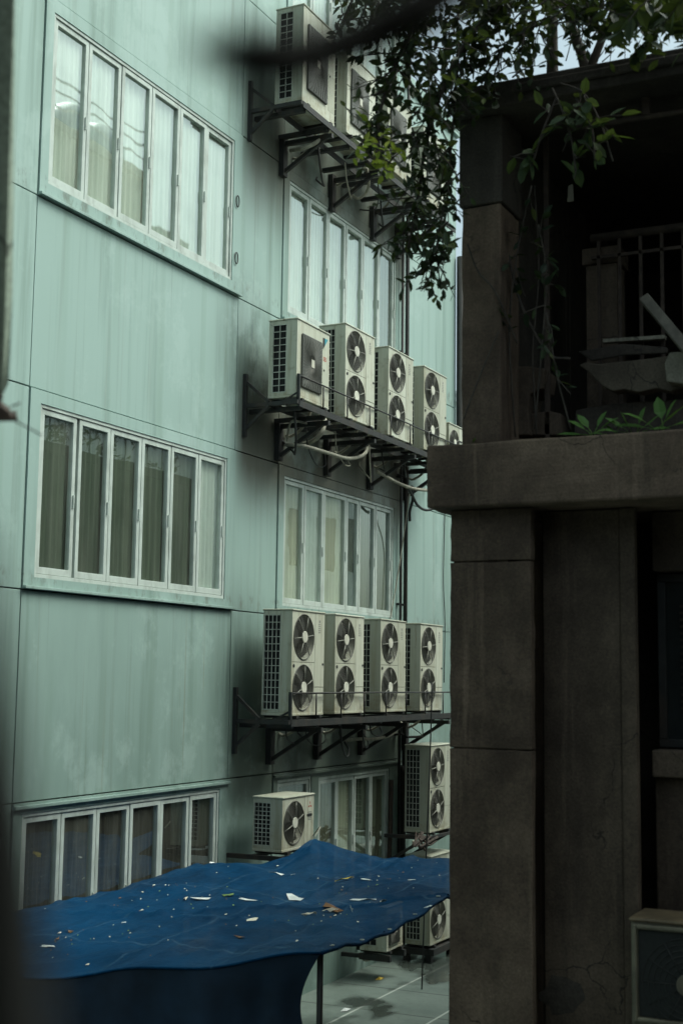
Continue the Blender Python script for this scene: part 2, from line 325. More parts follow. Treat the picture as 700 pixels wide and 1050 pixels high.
# ------------------------------------------------------------------ mesh helpers
class MB:
    def __init__(s): s.v = []; s.f = []; s.mi = []; s.sm = []; s.cur = 0; s.smooth = False
    def add(s, vs, fs):
        b = len(s.v); s.v += [tuple(v) for v in vs]
        for f in fs: s.f.append([b + i for i in f]); s.mi.append(s.cur); s.sm.append(s.smooth)
        return s
    def box(s, x0, x1, y0, y1, z0, z1):
        return s.add([(x0,y0,z0),(x1,y0,z0),(x1,y1,z0),(x0,y1,z0),(x0,y0,z1),(x1,y0,z1),(x1,y1,z1),(x0,y1,z1)],
                     [(0,3,2,1),(4,5,6,7),(0,1,5,4),(1,2,6,5),(2,3,7,6),(3,0,4,7)])
    def bar(s, a, b, w, h=None, up=(0, 0, 1)):        # rectangular bar from a to b
        a, b = Vector(a), Vector(b); h = h or w
        d = (b - a).normalized(); up = Vector(up)
        if abs(d.dot(up)) > 0.98: up = Vector((1, 0, 0))
        sx = d.cross(up).normalized()*w/2; sz = sx.cross(d).normalized()*h/2
        vs = [p + i*sx + j*sz for p in (a, b) for i, j in ((-1,-1),(1,-1),(1,1),(-1,1))]
        return s.add(vs, [(0,3,2,1),(4,5,6,7),(0,1,5,4),(1,2,6,5),(2,3,7,6),(3,0,4,7)])
    def tube(s, pts, r, n=8, closed=False, caps=True):
        pts = [Vector(p) for p in pts]; rs = r if isinstance(r, (list, tuple)) else [r]*len(pts)
        m = len(pts); b = []; prev = None
        for i, p in enumerate(pts):
            if closed: d = pts[(i+1) % m] - pts[i-1]
            else: d = pts[min(i+1, m-1)] - pts[max(i-1, 0)]
            d.normalize()
            if prev is None:
                u = d.orthogonal().normalized()
            else:
                u = (prev - d*prev.dot(d))
                u = u.normalized() if u.length > 1e-6 else d.orthogonal().normalized()
            prev = u; w = d.cross(u)
            b += [p + (u*math.cos(2*PI*k/n) + w*math.sin(2*PI*k/n))*rs[i] for k in range(n)]
        fs = []
        for i in range(m if closed else m-1):
            j = (i+1) % m
            for k in range(n): fs.append((i*n+k, i*n+(k+1) % n, j*n+(k+1) % n, j*n+k))
        if not closed and caps: fs += [tuple(range(n-1, -1, -1)), tuple((m-1)*n+k for k in range(n))]
        o = s.smooth; s.smooth = True; s.add(b, fs); s.smooth = o; return s
    def disc(s, c, r, axis='x', n=24, depth=0.01):    # short cylinder whose face looks along +axis
        cx, cy_, cz = c; vs = []
        for dd in (0, depth):
            for k in range(n):
                a = 2*PI*k/n; vs.append((cx + dd, cy_ + r*math.cos(a), cz + r*math.sin(a)))
        fs = [tuple(range(n-1, -1, -1)), tuple(n+k for k in range(n))] + [(k, (k+1) % n, n+(k+1) % n, n+k) for k in range(n)]
        return s.add(vs, fs)
    def build(s, name, mat, parent=None, bevel=0.0, loc=None):
        me = bpy.data.meshes.new(name); me.from_pydata(s.v, [], s.f)
        mats = mat if isinstance(mat, (list, tuple)) else [mat]
        for m in mats: me.materials.append(m)
        me.polygons.foreach_set('material_index', s.mi); me.polygons.foreach_set('use_smooth', s.sm)
        me.update()
        o = bpy.data.objects.new(name, me); C.objects.link(o)
        if parent: o.parent = parent
        if loc: o.location = loc
        if bevel:
            b = o.modifiers.new('bevel', 'BEVEL'); b.width = bevel; b.segments = 2; b.limit_method = 'ANGLE'
        return o

def tag(o, label=None, cat=None, group=None, kind=None):
    if label: o['label'] = label
    if cat: o['category'] = cat
    if group: o['group'] = group
    if kind: o['kind'] = kind
    return o
def empty(name, loc=(0, 0, 0), rz=0.0):
    o = bpy.data.objects.new(name, None); C.objects.link(o); o.location = loc; o.rotation_euler = (0, 0, rz)
    o.empty_display_size = 0.1
    return o
KIDS = {}
def kids(o): return [c for c in bpy.data.objects if c.parent == o]
def copy_tree(o, parent=None):
    c = o.copy(); C.objects.link(c)
    if parent: c.parent = parent
    for ch in kids(o): copy_tree(ch, c)
    return c
def spline(pts, n=10):                                  # Catmull-Rom through pts
    P = [Vector(p) for p in pts]; P = [P[0]*2 - P[1]] + P + [P[-1]*2 - P[-2]]; out = []
    for i in range(1, len(P)-2):
        for k in range(n):
            t = k/n; a, b, c, d = P[i-1], P[i], P[i+1], P[i+2]
            out.append(0.5*((2*b) + (c-a)*t + (2*a-5*b+4*c-d)*t*t + (3*b-a-3*c+d)*t**3))
    out.append(P[-2]); return out

# ------------------------------------------------------------------ world and sun
world = bpy.data.worlds.new('World'); S.world = world; world.use_nodes = True
wt = world.node_tree; wt.nodes.clear()
SUN_EL, SUN_AZ = R(56), None
sun_dir = Vector((0.80, 0.42, 0)).normalized()*math.cos(SUN_EL) + Vector((0, 0, math.sin(SUN_EL)))
sk = wt.nodes.new('ShaderNodeTexSky'); sk.sky_type = 'NISHITA'; sk.sun_disc = False
sk.sun_elevation = SUN_EL; sk.sun_rotation = math.atan2(sun_dir.x, sun_dir.y)
sk.air_density = 1.0; sk.dust_density = 7.0; sk.ozone_density = 0.3
bg = wt.nodes.new('ShaderNodeBackground'); bg.inputs[1].default_value = 0.15
wo = wt.nodes.new('ShaderNodeOutputWorld')
tint = wt.nodes.new('ShaderNodeMix'); tint.data_type = 'RGBA'; tint.blend_type = 'MULTIPLY'; tint.inputs[0].default_value = 1.0
hs = wt.nodes.new('ShaderNodeHueSaturation'); hs.inputs['Saturation'].default_value = 0.5      # cloud whitens the blue
wt.links.new(sk.outputs[0], hs.inputs['Color']); wt.links.new(hs.outputs[0], tint.inputs[6]); tint.inputs[7].default_value = (0.80, 0.96, 0.93, 1)      # greenish-grey overcast air
wt.links.new(tint.outputs[2], bg.inputs[0]); wt.links.new(bg.outputs[0], wo.inputs[0])
sl = bpy.data.lights.new('sun', 'SUN'); sl.energy = 1.1; sl.angle = R(35); sl.color = (1.0, 0.97, 0.90)
so = bpy.data.objects.new('sun', sl); C.objects.link(so)
so.rotation_euler = (-sun_dir).to_track_quat('-Z', 'Y').to_euler()
S.view_settings.view_transform = 'Standard'; S.view_settings.look = 'None'
S.view_settings.gamma = 1.0; S.view_settings.use_curve_mapping = False
S.view_settings.exposure = 0.66

# ------------------------------------------------------------------ ground
g = MB(); g.add([(-150,-150,0),(150,-150,0),(150,250,0),(-150,250,0)], [(0,1,2,3)])
tag(g.build('alley_ground', MT['ground']), kind='structure')

# ------------------------------------------------------------------ the teal panel building
bld = tag(empty('office_building', (0, 0, 0)), 'long teal panel-clad office building with rows of windows and outdoor units hung on it', 'building')
YC = [2.0, 9.93, 13.72, 14.79, 18.70, 20.95]
ZC = [0.0, 2.76, 4.68, 6.56, 8.40, 10.42, 12.20, 14.25, 16.5]
win_cells = {}
def cell_is_window(i, j): return (i in (1, 3) and j in (0, 2, 4, 6))
w = MB(); G = 0.006
for i in range(5):
    for j in range(8):
        y0, y1, z0, z1 = YC[i], YC[i+1], ZC[j], ZC[j+1]
        if cell_is_window(i, j): continue
        if i == 4:                                   # the end bay is a storey lower
            if j == 7: continue
            if j == 6: z1 = 13.1
        dx = random.uniform(-0.002, 0.002)
        w.box(-0.25, dx, y0 + G, y1 - G, z0 + (G if j else 0), z1 - G)
# solid body behind the rooms, roof cap, end wall
w.box(-9.0, -1.6, 2.0, 18.6, 0, 16.4); w.box(-9.0, -1.6, 18.61, 20.95, 0, 13.0)
w.box(-9.0, 0.10, 1.9, 18.75, 16.5, 16.75); w.box(-9.0, 0.06, 18.76, 21.0, 13.11, 13.3)
w.box(-1.6, -0.26, 20.75, 20.94, 0, 13.05); w.box(-1.6, -0.26, 18.50, 18.69, 13.35, 16.45)
w.box(-1.6, -0.26, 2.01, 2.2, 0, 16.45)
# floors between the storeys close each room
for z in (2.9, 4.55, 6.7, 8.25, 10.6, 12.05, 14.4): w.box(-1.59, -0.255, 2.2, 18.49, z - 0.05, z + 0.05)
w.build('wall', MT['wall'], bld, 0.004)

def window(i, j, oy0, oy1, oz0, oz1, widths, curtains, gap=0.0, extra=None):
    """surround panel with an opening; frame, sashes, pane, curtain and sill go one level deeper"""
    y0, y1, z0, z1 = YC[i] + G, YC[i+1] - G, ZC[j] + (G if j else 0), ZC[j+1] - G
    m = MB(); T = 0.014
    holes = [(oy0, oy1, oz0, oz1)] + ([extra] if extra else [])
    ys = sorted({y0, y1} | {h[0] for h in holes} | {h[1] for h in holes})
    zs = sorted({z0, z1} | {h[2] for h in holes} | {h[3] for h in holes})
    for a, b in zip(ys, ys[1:]):
        run = None
        for c, d in zip(zs, zs[1:]):
            hit = any(h[0] <= (a+b)/2 <= h[1] and h[2] <= (c+d)/2 <= h[3] for h in holes)
            if hit:
                if run: m.box(-0.25, T, a, b, *run); run = None
            else: run = (run[0], d) if run else (c, d)
        if run: m.box(-0.25, T, a, b, *run)
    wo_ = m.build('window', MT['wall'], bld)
    for hi, (a, b, c, d) in enumerate(holes):
        fr = MB(); k = 0.035
        for q in ((a, b, c, c+k), (a, b, d-k, d), (a, a+k, c+k, d-k), (b-k, b, c+k, d-k)): fr.box(-0.11, 0.004, *q)
        fr.build('frame', MT['alu'], wo_, 0.003)
        ws = widths if hi == 0 else [1.0]
        tot = sum(ws); yy = a + k; full = (b - a) - 2*k; pn = MB()
        for si, wd in enumerate(ws):
            s0, s1 = yy, yy + full*wd/tot; yy = s1
            s0 += 0.005 + (gap if si == 1 else 0); s1 -= 0.005
            e = 0.052; xo = random.uniform(-0.006, 0.004); sm = MB()
            c0, c1 = c + k + 0.004, d - k - 0.004
            # mitred sash ring
            o4 = [(s0, c0), (s1, c0), (s1, c1), (s0, c1)]; i4 = [(s0+e, c0+e*1.25), (s1-e, c0+e*1.25), (s1-e, c1-e), (s0+e, c1-e)]
            vs = [(x, p[0], p[1]) for x in (-0.06 + xo, -0.008 + xo) for r4 in (o4, i4) for p in r4]
            fs = []
            for q in range(4):
                n = (q+1) % 4
                fs += [(8+q, 8+n, 12+n, 12+q), (q, 4+q, 4+n, n), (q, n, 8+n, 8+q), (4+q, 12+q, 12+n, 4+n)]
            sm.add(vs, fs); sm.box(-0.0075 + xo, 0.010 + xo, s1 - 0.034, s1 - 0.018, (c0+c1)/2 - 0.11, (c0+c1)/2 + 0.02); sm.build('sash', MT['alu'], wo_, 0.004)
            tilt = random.uniform(-0.004, 0.004)
            pn.add([(-0.036+xo, s0+e-0.004, c0+e), (-0.036+xo+tilt, s1-e+0.004, c0+e), (-0.036+xo+tilt, s1-e+0.004, c1-e+0.004), (-0.036+xo, s0+e-0.004, c1-e+0.004)], [(0,1,2,3)])
            # curtain behind this sash
            cm = MT[curtains[si] if hi == 0 else curtains[-1]]
            cu = MB(); cu.smooth = True; n = 26; amp = 0.013 if 'brown' not in cm.name else 0.012
            fq = random.uniform(60, 85) if 'brown' not in cm.name else 95
            pa = []
            for q in range(n+1):
                t_ = q/n; yv = s0 - 0.02 + (s1 - s0 + 0.04)*t_
                xv = -0.075 + amp*math.sin(fq*yv + 0.6*math.sin(yv*9))
                pa += [(xv, yv, c0 - 0.02), (xv, yv, c1 + 0.03)]
            cu.add(pa, [(2*q, 2*q+2, 2*q+3, 2*q+1) for q in range(n)])
            cu.build('curtain', cm, wo_)
        pn.build('pane', MT['glass'], wo_)
    sl_ = MB()
    if j: sl_.box(0.0145, 0.055, y0 - 0.01, y1 + 0.01, z0 + 0.002, z0 + 0.03)
    else: sl_.box(0.0145, 0.05, y0 - 0.01, y1 + 0.01, z1 - 0.05, z1 - 0.02)
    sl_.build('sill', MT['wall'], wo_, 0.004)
    return wo_
window(1, 4, 10.06, 13.53, 8.56, 10.28, [1]*6, ['curt_pale']*6)
window(1, 2, 10.09, 13.53, 4.80, 6.43, [1]*6, ['curt_green']*5 + ['curt_pale'], gap=0.03)  # pale last curtain stands in for that pane's bright reflection
window(1, 0, 10.06, 13.53, 0.95, 2.66, [1]*6, ['curt_brown']*6)
window(3, 6, 14.93, 18.40, 12.36, 14.06, [1]*6, ['curt_pale']*6)
window(3, 4, 14.94, 18.40, 8.54, 10.28, [1]*6, ['curt_pale']*5 + ['curt_green'])
window(3, 2, 14.94, 18.38, 4.80, 6.43, [1, 1, 1.25, 0.72, 1, 1], ['curt_cream', 'curt_pale', 'curt_cream', 'curt_green', 'curt_green', 'curt_green'])
window(3, 0, 16.02, 18.30, 0.95, 2.64, [1]*4, ['curt_dull', 'curt_cream', 'curt_green', 'curt_dull', 'curt_dull'], extra=(14.90, 15.82, 2.05, 2.67))
# vertical pipes at the joint
for yy, r, z1 in ((18.70, 0.032, 16.4), (18.52, 0.022, 12.0)):
    p = MB(); p.tube([(0.07, yy, 0.0), (0.07, yy, z1)], r, 10)
    for z in np.arange(1.2, z1, 1.9): p.box(0.0, 0.075, yy - r - 0.02, yy + r + 0.02, z, z + 0.03)
    p.build('drainpipe', MT['iron'], bld)
p = MB(); p.tube([(0.09, 20.98, 0.0), (0.09, 20.98, 11.0)], 0.085, 10); p.build('drainpipe', MT['iron'], bld)  # thick dark upright filling the dark strip at the building's end
# little hooks at the edge of the upper window
for z in (9.55, 8.85):
    h = MB(); c0 = Vector((0.03, 13.60, z)); h.tube([c0 + Vector((0.0, 0.035*math.cos(a), 0.07*math.sin(a))) for a in np.linspace(0, 2*PI, 14)[:-1]], 0.007, 6, True)
    h.build('hook', MT['iron'], bld)

# ------------------------------------------------------------------ outdoor air conditioning units
def rect_hole(m, x, y0, y1, z0, z1, cyy, czz, r, n=40):
    """flat front sheet with one round hole, plus the short barrel behind it"""
    ang = sorted(set([2*PI*k/n for k in range(n)] + [math.atan2(zz-czz, yy-cyy) % (2*PI) for yy in (y0, y1) for zz in (z0, z1)]))
    inn, out, back = [], [], []
    for a in ang:
        dy, dz = math.cos(a), math.sin(a); t = 1e9
        if dy > 1e-9: t = min(t, (y1-cyy)/dy)
        if dy < -1e-9: t = min(t, (y0-cyy)/dy)
        if dz > 1e-9: t = min(t, (z1-czz)/dz)
        if dz < -1e-9: t = min(t, (z0-czz)/dz)
        inn.append((x, cyy+r*dy, czz+r*dz)); out.append((x, cyy+t*dy, czz+t*dz)); back.append((x-0.075, cyy+r*0.97*dy, czz+r*0.97*dz))
    k = len(ang); fs = [(i, k+i, k+(i+1) % k, (i+1) % k) for i in range(k)]
    fs += [(2*k+i, i, (i+1) % k, 2*k+(i+1) % k) for i in range(k)]
    m.add(inn + out + back, fs)

def fan_parts(root, x, cyy, czz, r, spokes=6, rot0=0.35):
    gd = MB()
    rings = 9
    for k in range(1, rings+1):
        rr = r*(0.27 + 0.73*k/rings); xx = x + 0.012 - 0.010*(k/rings)**2
        gd.cur = 0; gd.tube([(xx, cyy+rr*math.cos(a), czz+rr*math.sin(a)) for a in np.linspace(0, 2*PI, 37)[:-1]], 0.0023, 4, True)
    gd.tube([(x+0.004, cyy+r*1.02*math.cos(a), czz+r*1.02*math.sin(a)) for a in np.linspace(0, 2*PI, 41)[:-1]], 0.007, 6, True)
    gd.cur = 1
    for k in range(spokes):
        a = rot0 + 2*PI*k/spokes
        gd.tube([(x+0.015, cyy+r*0.2*math.cos(a), czz+r*0.2*math.sin(a)), (x+0.013, cyy+r*0.65*math.cos(a), czz+r*0.65*math.sin(a)), (x+0.004, cyy+r*1.0*math.cos(a), czz+r*1.0*math.sin(a))], 0.0055, 5)
    go = gd.build('fan_guard', [MT['guard'], MT['spoke']], root)
    hb = MB(); hb.disc((x+0.008, cyy, czz), r*0.265, 'x', 28, 0.014); hb.build('hub_cap', MT['cap'], go, 0.006)
    fn = MB(); fn.smooth = True
    for k in range(3):
        a0 = k*2*PI/3 + 0.5; vs = []
        for i in range(8):
            t = i/7; a = a0 + t*1.45
            for q in range(5):
                rr = r*(0.2 + 0.74*q/4*(1 - 0.12*(t-0.5)**2))
                vs.append((-0.055 + 0.035*t - 0.008*math.sin(PI*t), rr*math.cos(a + 0.12*q*0.5), rr*math.sin(a + 0.12*q*0.5)))
        fn.add(vs, [(i*5+q, i*5+q+1, (i+1)*5+q+1, (i+1)*5+q) for i in range(7) for q in range(4)])
    fn.build('fan', MT['blade'], go, 0.0, (x, cyy, czz))
    return go

def make_unit(kind, wd, h, d=0.38, logo=None, skin='ac', topskin=None):
    root = empty('air_conditioner')
    top = 0.022
    cs = MB(); x0, x1 = 0.0, d
    # carcass: back, far side, base, plain front strip of the near side, frame of the coil opening
    cs.box(0, 0.02, 0.0, wd, 0.03, h-top); cs.box(0.02, d-0.002, wd-0.018, wd, 0.03, h-top)
    cs.box(0.0, d+0.004, -0.002, wd+0.002, 0.03, 0.06)
    og = d*0.60                                                     # coil opening reaches this far from the back
    if kind == 'square': og = d*0.62
    cs.box(og, d-0.001, 0.0, 0.018, 0.06, h-top)
    cs.box(0.02, og, 0.0, 0.018, h-top-0.05, h-top); cs.box(0.02, og, 0.0, 0.018, 0.06, 0.10)
    if kind == 'square': cs.box(0.02, 0.06, 0.0, 0.018, 0.10, h-top-0.05)
    # two inner walls keep the machine dark inside
    split = wd*0.70
    z0, z1 = 0.06, h-top
    if kind == 'twin':
        zc = (z0+z1)/2; r = min(split*0.43, (z1-z0)/4*0.88); cyy = split*0.5
        rect_hole(cs, d, 0.0, split-0.003, z0, zc-0.003, cyy, (z0+zc)/2, r)
        rect_hole(cs, d, 0.0, split-0.003, zc+0.003, z1, cyy, (zc+z1)/2, r)
    elif kind == 'single':
        r = min(split*0.44, (z1-z0)/2*0.86); cyy = split*0.52
        rect_hole(cs, d, 0.0, split-0.003, z0, z1, cyy, (z0+z1)/2, r)
    else:
        cs.box(d-0.02, d, 0.0, wd, z0, z1)
    cs.build('casing', MT[skin], root, 0.006)
    tp = MB(); tp.box(-0.008, d+0.012, -0.010, wd+0.010, h-top, h)
    tp.build('top_panel', MT[topskin or skin], root, 0.010)
    # coil and lattice
    ci = MB(); ci.box(0.024, og+0.04, 0.028, 0.06, 0.07, h-top-0.01); ci.box(d-0.085, d-0.078, 0.03, wd-0.02, 0.07, h-top-0.01)
    ci.build('coil', MT['coil'], root)
    lt = MB(); nz = int((h-0.15)/0.082); ny = 4 if kind != 'square' else 2
    if kind == 'single': nz *= 2
    xa = 0.02 if kind != 'square' else 0.06
    for k in range(ny+1):
        xx = xa + (og-xa)*k/ny; lt.box(xx-0.004, xx+0.004, -0.004, 0.007, 0.09, h-top-0.045)
    for k in range(nz+1):
        zz = 0.10 + (h-top-0.15)*k/nz; lt.box(xa, og, -0.003, 0.006, zz-0.0045, zz+0.0045)
    lt.build('coil_lattice', MT['lattice'], root)
    # front details
    if kind in ('twin', 'single'):
        sp_ = MB(); sp_.box(d-0.016, d+0.001, split+0.003, wd-0.002, z0+ (0.30 if kind == 'twin' else 0.0), z1)
        if kind == 'twin': sp_.box(d-0.016, d-0.001, split+0.003, wd-0.002, z0, z0+0.294)
        sp_.build('service_panel', MT[skin], root, 0.003)
        gk = MB()
        if kind == 'twin':
            fan_parts(root, d, cyy, (z0+zc)/2, r); fan_parts(root, d, cyy, (zc+z1)/2, r, rot0=0.1)
            gk.disc((d-0.005, split*0.09, zc-0.045), 0.020, 'x', 12, 0.012); gk.build('screw_cap', MT['black'], root); gk = MB(); gk.box(d, d+0.006, wd-0.055, wd-0.02, zc-0.03, zc-0.005)
        else:
            fan_parts(root, d, cyy, (z0+z1)/2, r)
            gk.box(d, d+0.006, wd-0.17, wd-0.05, h*0.60, h*0.64)
        gk.build('grip_slot', MT['black'], root)
    elif kind == 'panel':                                            # sunk dark grille over nearly the whole front
        sg = MB(); sg.box(d-0.02, d+0.003, 0.035, wd-0.16, 0.10, h-top-0.035); so_ = sg.build('front_grille', MT['coil'], root, 0.02)
        rb = MB(); yc, zc = 0.30, h*0.47
        for k in range(2, 9):
            rr = 0.030*k; rb.tube([(d+0.006, yc+rr*math.cos(a), zc+rr*math.sin(a)) for a in np.linspace(0, 2*PI, 37)[:-1]], 0.0025, 4, True)
        for k in range(12): rb.tube([(d+0.006, yc+0.05*math.cos(k*PI/6), zc+0.05*math.sin(k*PI/6)), (d+0.005, yc+0.24*math.cos(k*PI/6), zc+0.24*math.sin(k*PI/6))], 0.003, 4)
        rb.build('fan_guard', MT['iron'], so_); hb = MB(); hb.disc((d+0.006, yc, zc), 0.058, 'x', 24, 0.01); hb.build('hub_cap', MT['dingy'], so_, 0.004)
        ed = MB(); y_0, y_1, z_0, z_1 = 0.012, wd-0.14, 0.08, h-top-0.012
        for q in ((y_0, y_0+0.02, z_0, z_1), (y_1-0.02, y_1, z_0, z_1), (y_0+0.021, y_1-0.021, z_1-0.02, z_1), (y_0+0.021, y_1-0.021, z_0, z_0+0.02)): ed.box(d+0.001, d+0.022, *q)
        ed.build('front_frame', MT['dingy'], root, 0.005)
    else:
        s_ = wd*0.60; yc = wd*0.42; zc = h*0.50 if logo != 'none' else h*0.5; hz = h*0.33
        sg = MB(); sg.box(d+0.0, d+0.028, yc-s_/2, yc+s_/2, zc-hz, zc+hz)
        so_ = sg.build('square_grille', MT['darkgrille'], root, 0.012)
        rb = MB()
        for k in range(40):                                          # swirling ribs on the square grille
            a = 2*PI*k/40; c_, s__ = math.cos(a), math.sin(a)
            rm = min(s_*0.47/max(abs(c_), 1e-6), hz*0.95/max(abs(s__), 1e-6)); pts = []
            for q in range(5):
                rr = 0.055 + (rm-0.055)*q/4; aa = a + 0.22*(1-q/4)
                pts.append((d+0.030, yc + rr*math.cos(aa), zc + rr*math.sin(aa)))
            pts[-1] = (d+0.030, yc + rm*c_, zc + rm*s__)
            rb.tube(pts, 0.0035, 4)
        rb.build('grille_rib', MT['guard'], so_)
        hb = MB(); hb.box(d+0.029, d+0.037, yc-0.045, yc+0.035, zc-0.05, zc+0.05); hb.build('hub_plate', MT['cap'], so_, 0.005)
        sp_ = MB(); sp_.box(d-0.004, d+0.0015, wd*0.78, wd-0.004, h*0.14, h*0.52); sp_.build('service_panel', MT[skin], root, 0.002)
        gk = MB(); gk.disc((d, wd*0.83, h*0.50), 0.014, 'x', 10, 0.006); gk.build('grip_slot', MT['black'], root)
    lp = MB(); lp.tube(spline([(0.12, wd-0.03, 0.16), (0.12, wd+0.05, 0.15), (0.08, wd+0.09, 0.03), (-0.04, wd+0.10, -0.16), (-0.20, wd+0.13, -0.24), (-0.285, wd+0.16, -0.22)], 6), 0.019, 8)
    if kind != 'panel': lp.build('lagged_pipe', MT['hose'], root)
    # printed marks
    pl = MB()
    if logo == 'plate':                                              # small grey rating plate with lines of print
        y_ = wd - 0.17
        for k in range(5): pl.box(d+0.0012, d+0.0022, y_, y_+0.06, h-0.16-0.024*k, h-0.15-0.024*k)
        pl.box(d+0.0012, d+0.0022, y_+0.015, y_+0.045, h-0.135, h-0.105)
        pl.build('rating_plate', MT['greyink'], root)
    elif logo == 'triangle':                                         # two-tone triangle badge and a red line of print
        y_ = wd-0.19; z_ = h-0.09
        pl.add([(d+0.002, y_, z_), (d+0.002, y_, z_-0.15), (d+0.002, y_+0.14, z_)], [(0,1,2)])
        q = pl.build('brand_mark', MT['cyan'], root)
        p2 = MB(); p2.add([(d+0.003, y_, z_), (d+0.003, y_, z_-0.15), (d+0.003, y_+0.055, z_-0.09), (d+0.003, y_+0.05, z_)], [(0,1,2,3)]); p2.build('dark_half', MT['black'], q)
        p3 = MB()
        for k in range(3): p3.box(d+0.001, d+0.002, y_+0.02, y_+0.1, h*0.66-0.02*k, h*0.67-0.02*k)
        p3.build('rating_plate', MT['red'], root)
    elif logo == 'diamonds':                                         # three red diamonds over lines of small print
        y_ = wd-0.10; z_ = h-0.13; e = 0.028
        for oy, oz, a in ((0, e*0.9, 90), (-e*0.8, -e*0.5, 210), (e*0.8, -e*0.5, 330)):
            u = Vector((0, math.cos(R(a)), math.sin(R(a)))); v = Vector((0, -u.z, u.y)); c0 = Vector((d+0.002, y_+oy, z_+oz))
            pl.add([c0+u*e*0.85, c0+v*e*0.42, c0-u*e*0.85, c0-v*e*0.42], [(0,1,2,3)])
        pl.build('brand_mark', MT['red'], root)
        p3 = MB()
        for k in range(6): p3.box(d+0.001, d+0.002, y_-0.05, y_+0.04, z_-0.085-0.017*k, z_-0.076-0.017*k)
        p3.build('rating_plate', MT['greyink'], root)
    for yy in (wd*0.15, wd*0.85):
        ft = MB(); ft.box(-0.01, d+0.03, yy-0.03, yy+0.03, 0.0, 0.03); ft.build('foot_rail', MT['iron'], root)
    return root

XB = 0.30
def put(proto, y, z, label, group, x=XB, first=[None], rz=0.0):
    key = proto.name
    if key not in USED: o = proto; USED.add(key)
    else: o = copy_tree(proto)
    o.location = (x + random.uniform(-0.012, 0.012), y, z); o.rotation_euler = (0, random.uniform(-0.006, 0.006), rz + random.uniform(-0.02, 0.02))
    for g_ in kids(o):
        for f_ in kids(g_):
            if f_.name.startswith('fan'): f_.rotation_euler.x = random.random()*6.28
    return tag(o, label, 'air conditioner', group)
USED = set()
gB, gC, gA, gD = 'outdoor units on the middle shelf', 'outdoor units on the lowest shelf', 'outdoor units on the top shelf', 'outdoor units on the ground storey'
twin = make_unit('twin', 0.86, 1.255, logo='plate')
put(twin, 13.93, 3.45, 'twin-fan unit whose wide coil side is in full view, first on the lowest shelf', gC)
put(twin, 15.09, 3.45, 'twin-fan unit second along the lowest shelf, just under the wide cream window pane', gC)
put(twin, 16.46, 3.45, 'twin-fan unit third along the lowest shelf, above the four-pane ground window', gC)
put(twin, 17.79, 3.45, 'twin-fan unit last on the lowest shelf, nearest the brown pillar', gC)
put(twin, 15.29, 7.16, 'tall twin-fan unit next to the square-grille unit on the middle shelf', gB)
put(twin, 16.60, 7.16, 'tall twin-fan unit between two other twin-fan units on the middle shelf', gB)
put(twin, 17.87, 7.16, 'tall twin-fan unit whose lower fan is cut by the brown ledge', gB)
put(twin, 18.20, 1.74, 'twin-fan unit above the tarp and below the lowest shelf, half behind the pillar', gD)
put(twin, 18.22, 0.20, 'twin-fan unit seen above and below the tarp edge, close to the pillar', gD)
sq = make_unit('square', 0.86, 0.985, logo='triangle')
put(sq, 13.93, 7.16, 'shorter unit with dark square grille and blue triangle badge', gB)
sq2 = make_unit('square', 0.88, 1.13, logo='none')
sq3 = make_unit('square', 0.88, 1.27, logo='none')
put(sq3, 13.98, 10.82, 'square-grille unit cut by the top of the picture behind the blurred branch', gA)
put(sq2, 15.19, 10.88, 'square-grille unit on the top shelf just where the hanging leaves begin', gA)
put(sq2, 16.50, 10.90, 'square-grille unit mostly behind hanging leaves on the top shelf', gA)
put(sq2, 17.86, 10.90, 'farthest unit on the top shelf, only slivers showing through leaves', gA)
sing = make_unit('single', 0.76, 0.64, logo='diamonds')
put(sing, 13.77, 1.94, 'small single-fan unit with red diamond marks standing behind the tarp peak', gD)
sing2 = make_unit('single', 0.60, 0.60, logo=None)
put(sing2, 18.86, 7.16, 'small unit past the tall ones, its side slats just over the brown ledge', gB)
smsq = make_unit('square', 0.56, 0.60, logo='none')
put(smsq, 16.74, 0.36, 'small box unit with square grille under the tarp edge', gD)

